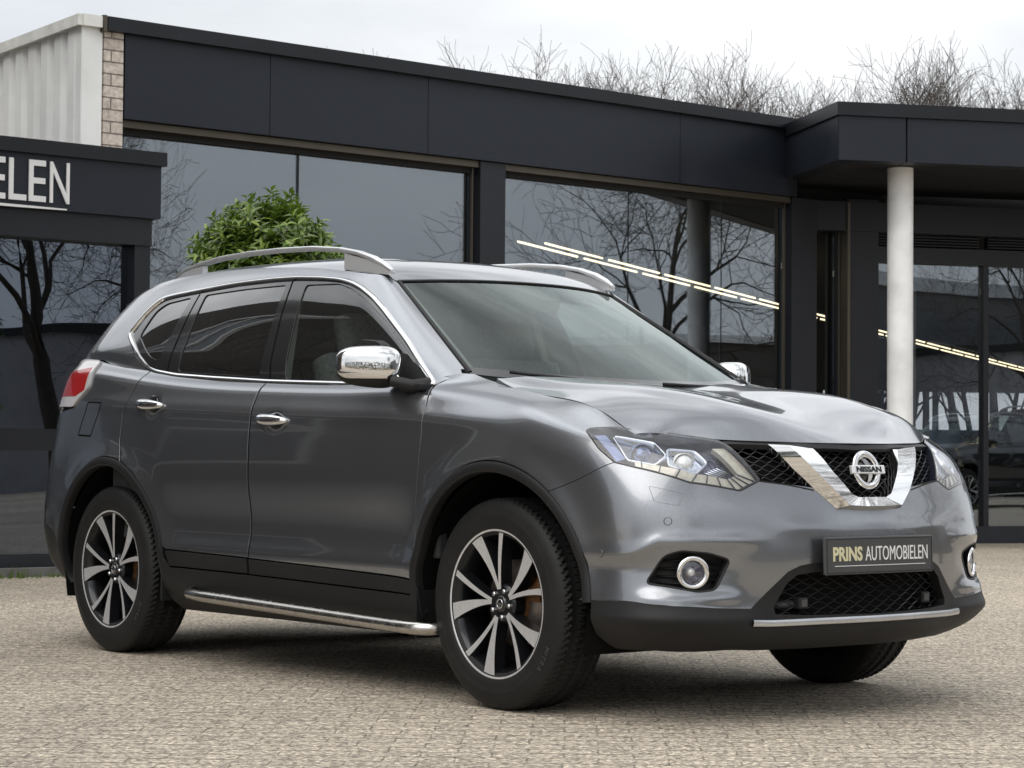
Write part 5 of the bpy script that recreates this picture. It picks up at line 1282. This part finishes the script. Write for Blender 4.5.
def make_front(root,fb,sk,opn,grl):
    gp=[(.838,0,.912),(.815,.17,.912),(.775,.34,.916),(.708,.507,.922),(.800,.446,.81),(.841,.346,.782),(.867,.243,.764),(.890,.144,.705),(.899,0,.70)]
    gr=panel('grille',both(piece(low,gp,h=.03,gap=-.012,off=-.055,depth=0)),'matt_black',root)
    lb=panel('lower_grille',both(piece(low,opn,h=.03,gap=-.012,off=-.06,depth=0)),'matt_black',root)
    # lookup of the surface depth
    ys=np.arange(0,.60,.05); zs=np.arange(.34,.941,.03)
    YY,ZZ=np.meshgrid(ys,zs,indexing='ij'); low.hi=1.3; q=low.inv(np.stack([YY.ravel(),ZZ.ravel()],1),(1,2)); low.hi=1e9; XX=low.ev(q[:,0],q[:,1])[:,0].reshape(YY.shape)
    def xat(y,z):
        i=min(max(y/.05,0),len(ys)-1.001); j=min(max((z-.34)/.03,0),len(zs)-1.001); a,b_=int(i),int(j); s,t=i-a,j-b_
        return (XX[a,b_]*(1-s)+XX[a+1,b_]*s)*(1-t)+(XX[a,b_+1]*(1-s)+XX[a+1,b_+1]*s)*t
    def mesh_rows(poly,z0,z1,pitch,wave,amp,off,par,rad,dy=0):
        pg=np.array([(p[1],p[2]) for p in poly]); b=MB(); k=0; z=z0
        while z<z1:
            run=[]
            for y in np.arange(0,.58,wave/8):
                ph=(y/wave+(.5 if k%2 else 0))%1; w_=1-abs(ph*2-1); w_=min(max((w_-.5)*2.2,-1),1)
                zz=z+amp*w_
                if inside(np.array([[max(y,1e-4),zz]]),pg)[0]: run.append((xat(y,zz)-off,y,zz))
                else:
                    if len(run)>2:
                        for s_ in (1,-1): b.tube([(a,c*s_,d) for a,c,d in run],rad,4,False,False,sq=.9)
                    run=[]
            if len(run)>2:
                for s_ in (1,-1): b.tube([(a,c*s_,d) for a,c,d in run],rad,4,False,False,sq=.9)
            z+=pitch; k+=1
        b.build('grille_mesh','grille_plastic',par)
    mesh_rows(gp,.703,.925,.0140,.050,.0052,.026,gr,.0017)
    mesh_rows(opn,.360,.500,.0160,.066,.0060,.028,lb,.0017)
    # black hood-side lip above the mesh
    V,Fc=band(low,[(.826,0,.905),(.805,.17,.905),(.765,.34,.909),(.705,.505,.915)],[(-.010,-.02),(-.010,-.004),(.008,-.004),(.010,-.02)],h=.03)
    bandobj('grille_lip',[(V,Fc)],'black_plastic',gr)
    V,Fc=band(low,[(.812,.443,.792),(.841,.346,.781),(.867,.243,.762)],[(-.009,-.02),(-.007,-.001),(.004,.001),(.008,-.02)],h=.03)
    bandobj('grille_sill',[(V,Fc)],'black_plastic',gr)
    # chrome V
    O=np.array([(.772,.362,.917),(.829,.308,.839),(.868,.237,.765),(.893,.160,.703),(.899,.06,.696),(.899,0,.696)])
    I=np.array([(.815,.211,.903),(.858,.160,.825),(.884,.098,.752),(.889,.068,.741),(.889,.04,.741),(.889,0,.741)])
    Rg=np.array([(.787,.317,.914),(.843,.255,.838),(.877,.185,.764),(.894,.130,.716),(.897,.055,.712),(.897,0,.712)])
    def dn(A):
        s=np.arange(len(A)); t=np.linspace(0,len(A)-1,41); return np.stack([np.interp(t,s,A[:,k]) for k in range(3)],1)
    qo,qi,qr=[onlow(dn(A),0)[0] for A in (O,I,Rg)]
    rows=[qo-[.03,0,0],qo+[.001,0,-0.0],qr+[.036,0,0],qi+[.020,0,0],qi-[.03,0,0]]
    V=np.stack(rows,1).reshape(-1,3); n=41; m=5
    Fc=[(i*m+j,(i+1)*m+j,(i+1)*m+j+1,i*m+j+1) for i in range(n-1) for j in range(m-1)]+[(0,1,2,3,4)]
    b=MB(); b.add(V,Fc,True); b.add(V*[1,-1,1],[tuple(reversed(f)) for f in Fc],True); autosmooth(b.build('chrome_v','chrome',gr),25)
    # dark inner surround of the V
    # emblem
    ec=Vector((.881,0,.832)); n=Vector((.97,0,.22)); M=frame_at(ec,n)
    b=MB(); b.lathe([(.0555+.0115*math.cos(a),.007*math.sin(a)) for a in np.linspace(0,2*PI,13)[:-1]],56,M,close=True); em=b.build('emblem','chrome',gr)
    b=MB(); b.box((0,0,0),(.081,.0150,.007),M.to_3x3().to_4x4(),bev=.003); b.v=[tuple(Vector(v)+ec+n.normalized()*.005) for v in b.v]; b.build('emblem_bar','badge_silver',gr)
    V,Fc=text_mesh('NISSAN',.0245,1.52,.0006,.0012)
    V[:,0]-=V[:,0].mean()*0+ (V[:,0].max()+V[:,0].min())/2; V[:,1]-=(V[:,1].max()+V[:,1].min())/2
    b=MB(); b.add([M@Vector((x,y,z+.0128)) for x,y,z in V],Fc); b.build('emblem_lettering','gloss_black',gr)
    b=MB(); b.lathe([(0,-.012),(.044,-.012),(.047,-.02)],32,M); b.build('emblem_back','gloss_black',gr)
    # number plate
    pc=Vector((.940,-.002,.549)); pn=Vector((1,0,.03)); M=frame_at(pc,pn)
    b=MB(); b.box((0,0,0),(.268,.0625,.007),None,bev=.006); b.v=[tuple(M@Vector(v)) for v in b.v]; pl=b.build('number_plate','plate_dark',root)
    b=MB()
    for (x0,x1,y0,y1) in ((-.262,.262,.0545,.057),(-.262,.262,-.057,-.0545),(-.262,-.2595,-.0545,.0545),(.2595,.262,-.0545,.0545)):
        b.box(((x0+x1)/2,(y0+y1)/2,.0072),((x1-x0)/2,(y1-y0)/2,.0009))
    b.v=[tuple(M@Vector(v)) for v in b.v]; b.build('plate_rim','black_plastic',pl)
    def tx(s,x0,x1,y0,y1,mt,off):
        V,Fc=text_mesh(s,.1,1,.0006,off); a=V.min(0);c=V.max(0)
        V[:,0]=x0+(V[:,0]-a[0])/(c[0]-a[0])*(x1-x0); V[:,1]=y0+(V[:,1]-a[1])/(c[1]-a[1])*(y1-y0)
        b=MB(); b.add([M@Vector((x,y,z+.0078)) for x,y,z in V],Fc); b.build('plate_lettering',mt,pl)
    tx('PRINS',-.232,-.090,-.018,.030,'plate_cream',.0035); tx('AUTOMOBIELEN',-.075,.238,-.018,.030,'plate_white',.0)
    b=MB(); b.box((0,-.0335,.0078),(.225,.0011,.0006)); b.v=[tuple(M@Vector(v)) for v in b.v]; b.build('plate_underline','plate_white',pl)
    # radar / tow boxes in the opening
    for sg in (-1,1):
        b=MB(); b.box((.862,.304*sg,.394),(.022,.021,.019),bev=.006); b.build('sensor_cover','black_plastic',lb)
        b=MB(); b.box((.8845,.304*sg,.394),(.002,.013,.012),bev=.001); b.tube([(.85,.31*sg,.39),(.80,.40*sg,.385)],.015,8); b.build('sensor_face','plate_dark',lb)
def make_cabin(root):
    cb=MB(); cb.box((-1.75,0,.55),(1.55,.76,.03)); cb.box((-3.05,0,.85),(.25,.72,.30),bev=.05)
    for sg in(-1,1): cb.box((-1.6,.815*sg,.80),(1.2,.02,.30),bev=.01)
    V=[(-.10,-.70,1.10),(-.10,.70,1.10),(-.55,.74,1.085),(-.55,-.74,1.085),(-.72,.74,1.02),(-.72,-.74,1.02),(-.78,.74,.6),(-.78,-.74,.6)]
    cb.add(V,[(0,1,2,3),(3,2,4,5),(5,4,6,7)]); c=cb.build('cabin','cabin_black',root)
    b=MB(); ys=np.linspace(-.55,.55,9); V=[]
    xs=(-1.10,-1.4,-1.9,-2.5,-3.0)
    for x,z in zip(xs,(1.575,1.625,1.665,1.665,1.61)):
        for y in ys: V.append((x,y,z-.02-.06*(abs(y)/.55)**3))
    b.add(V,[(i*9+j,i*9+9+j,i*9+10+j,i*9+j+1) for i in range(4) for j in range(8)],True); b.build('headliner','headliner',c)
    for x,y,wd in ((-1.42,-.37,.25),(-1.42,.37,.25),(-2.30,-.40,.24),(-2.30,.40,.24),(-2.30,0,.16)):
        b=MB(); M=Matrix.Rotation(R_(-16),4,'Y')
        b.box((x,y,.95),(.075,wd,.34),M,bev=.05); b.box((x+.30,y,.68),(.28,wd,.08),bev=.04); st=b.build('seat','seat_cloth',c); autosmooth(st,60)
        b=MB(); b.box((x-.11,y,1.365),(.05,.13,.085),M,bev=.035); b.tube([(x-.085,y-.05,1.22),(x-.10,y-.05,1.33)],.007,6); b.tube([(x-.085,y+.05,1.22),(x-.10,y+.05,1.33)],.007,6); autosmooth(b.build('headrest','seat_cloth',c),60)
    M=Matrix.Translation((-.86,.37,.99))@Matrix.Rotation(R_(-62),4,'Y')
    b=MB(); b.lathe([(.185+.015*math.cos(a),.015*math.sin(a)) for a in np.linspace(0,2*PI,11)[:-1]],40,M,close=True); b.lathe([(0,-.01),(.06,-.012),(.07,-.03)],20,M)
    for a in (0,PI,-PI/2): b.tube([M@Vector((.05*math.cos(a),.05*math.sin(a),-.01)),M@Vector((.18*math.cos(a),.18*math.sin(a),0))],.014,6)
    b.build('steering_wheel','cabin_black',c)
    b=MB(); b.box((-.98,0,1.50),(.018,.12,.035),bev=.012); b.build('rear_mirror','gloss_black',c)
    for sg in (-1,1):
        b=MB(); b.box((-1.64,.70*sg,1.2),(.04,.02,.40),Matrix.Rotation(R_(-sg*-14),4,'X')@Matrix.Rotation(R_(-8),4,'Y'),bev=.01)
        b.build('pillar_trim','headliner',c)
    for sg in (-1,1):
        b=MB(); b.box((-2.42,.70*sg,1.2),(.06,.02,.40),Matrix.Rotation(R_(sg*14),4,'X'),bev=.01); b.build('pillar_trim','cabin_black',c)

car=make_suv()
tag(car,'grey SUV with chrome mirrors and two-tone alloy wheels parked in front of the showroom','car')
paint('dark_paint',(.012,.013,.016),.5,.3)
def copy_tree(o,parent=None,mats=None):
    c=o.copy(); COL.objects.link(c); c.parent=parent
    if mats and o.type=='MESH' and o.data.materials[0].name in mats:
        c.material_slots[0].link='OBJECT'; c.material_slots[0].material=MAT[mats[o.data.materials[0].name]]
    for ch in [x for x in o.children]: copy_tree(ch,c,mats)
    return c
def other_car(a,b,rz,label):
    c=copy_tree(car,None,{'grey_paint':'dark_paint','chrome':'gloss_black'}); c.location=W(a,b); c.rotation_euler=(0,0,rz)
    tag(c,label,'car','dark cars around the showroom')
other_car((1000-512)/2199.46*33,33.,YAW+R_(140),'black car standing indoors behind the entrance glass')
other_car(15.5,10.2,YAW+R_(75),'black car in the yard to the right of the picture')
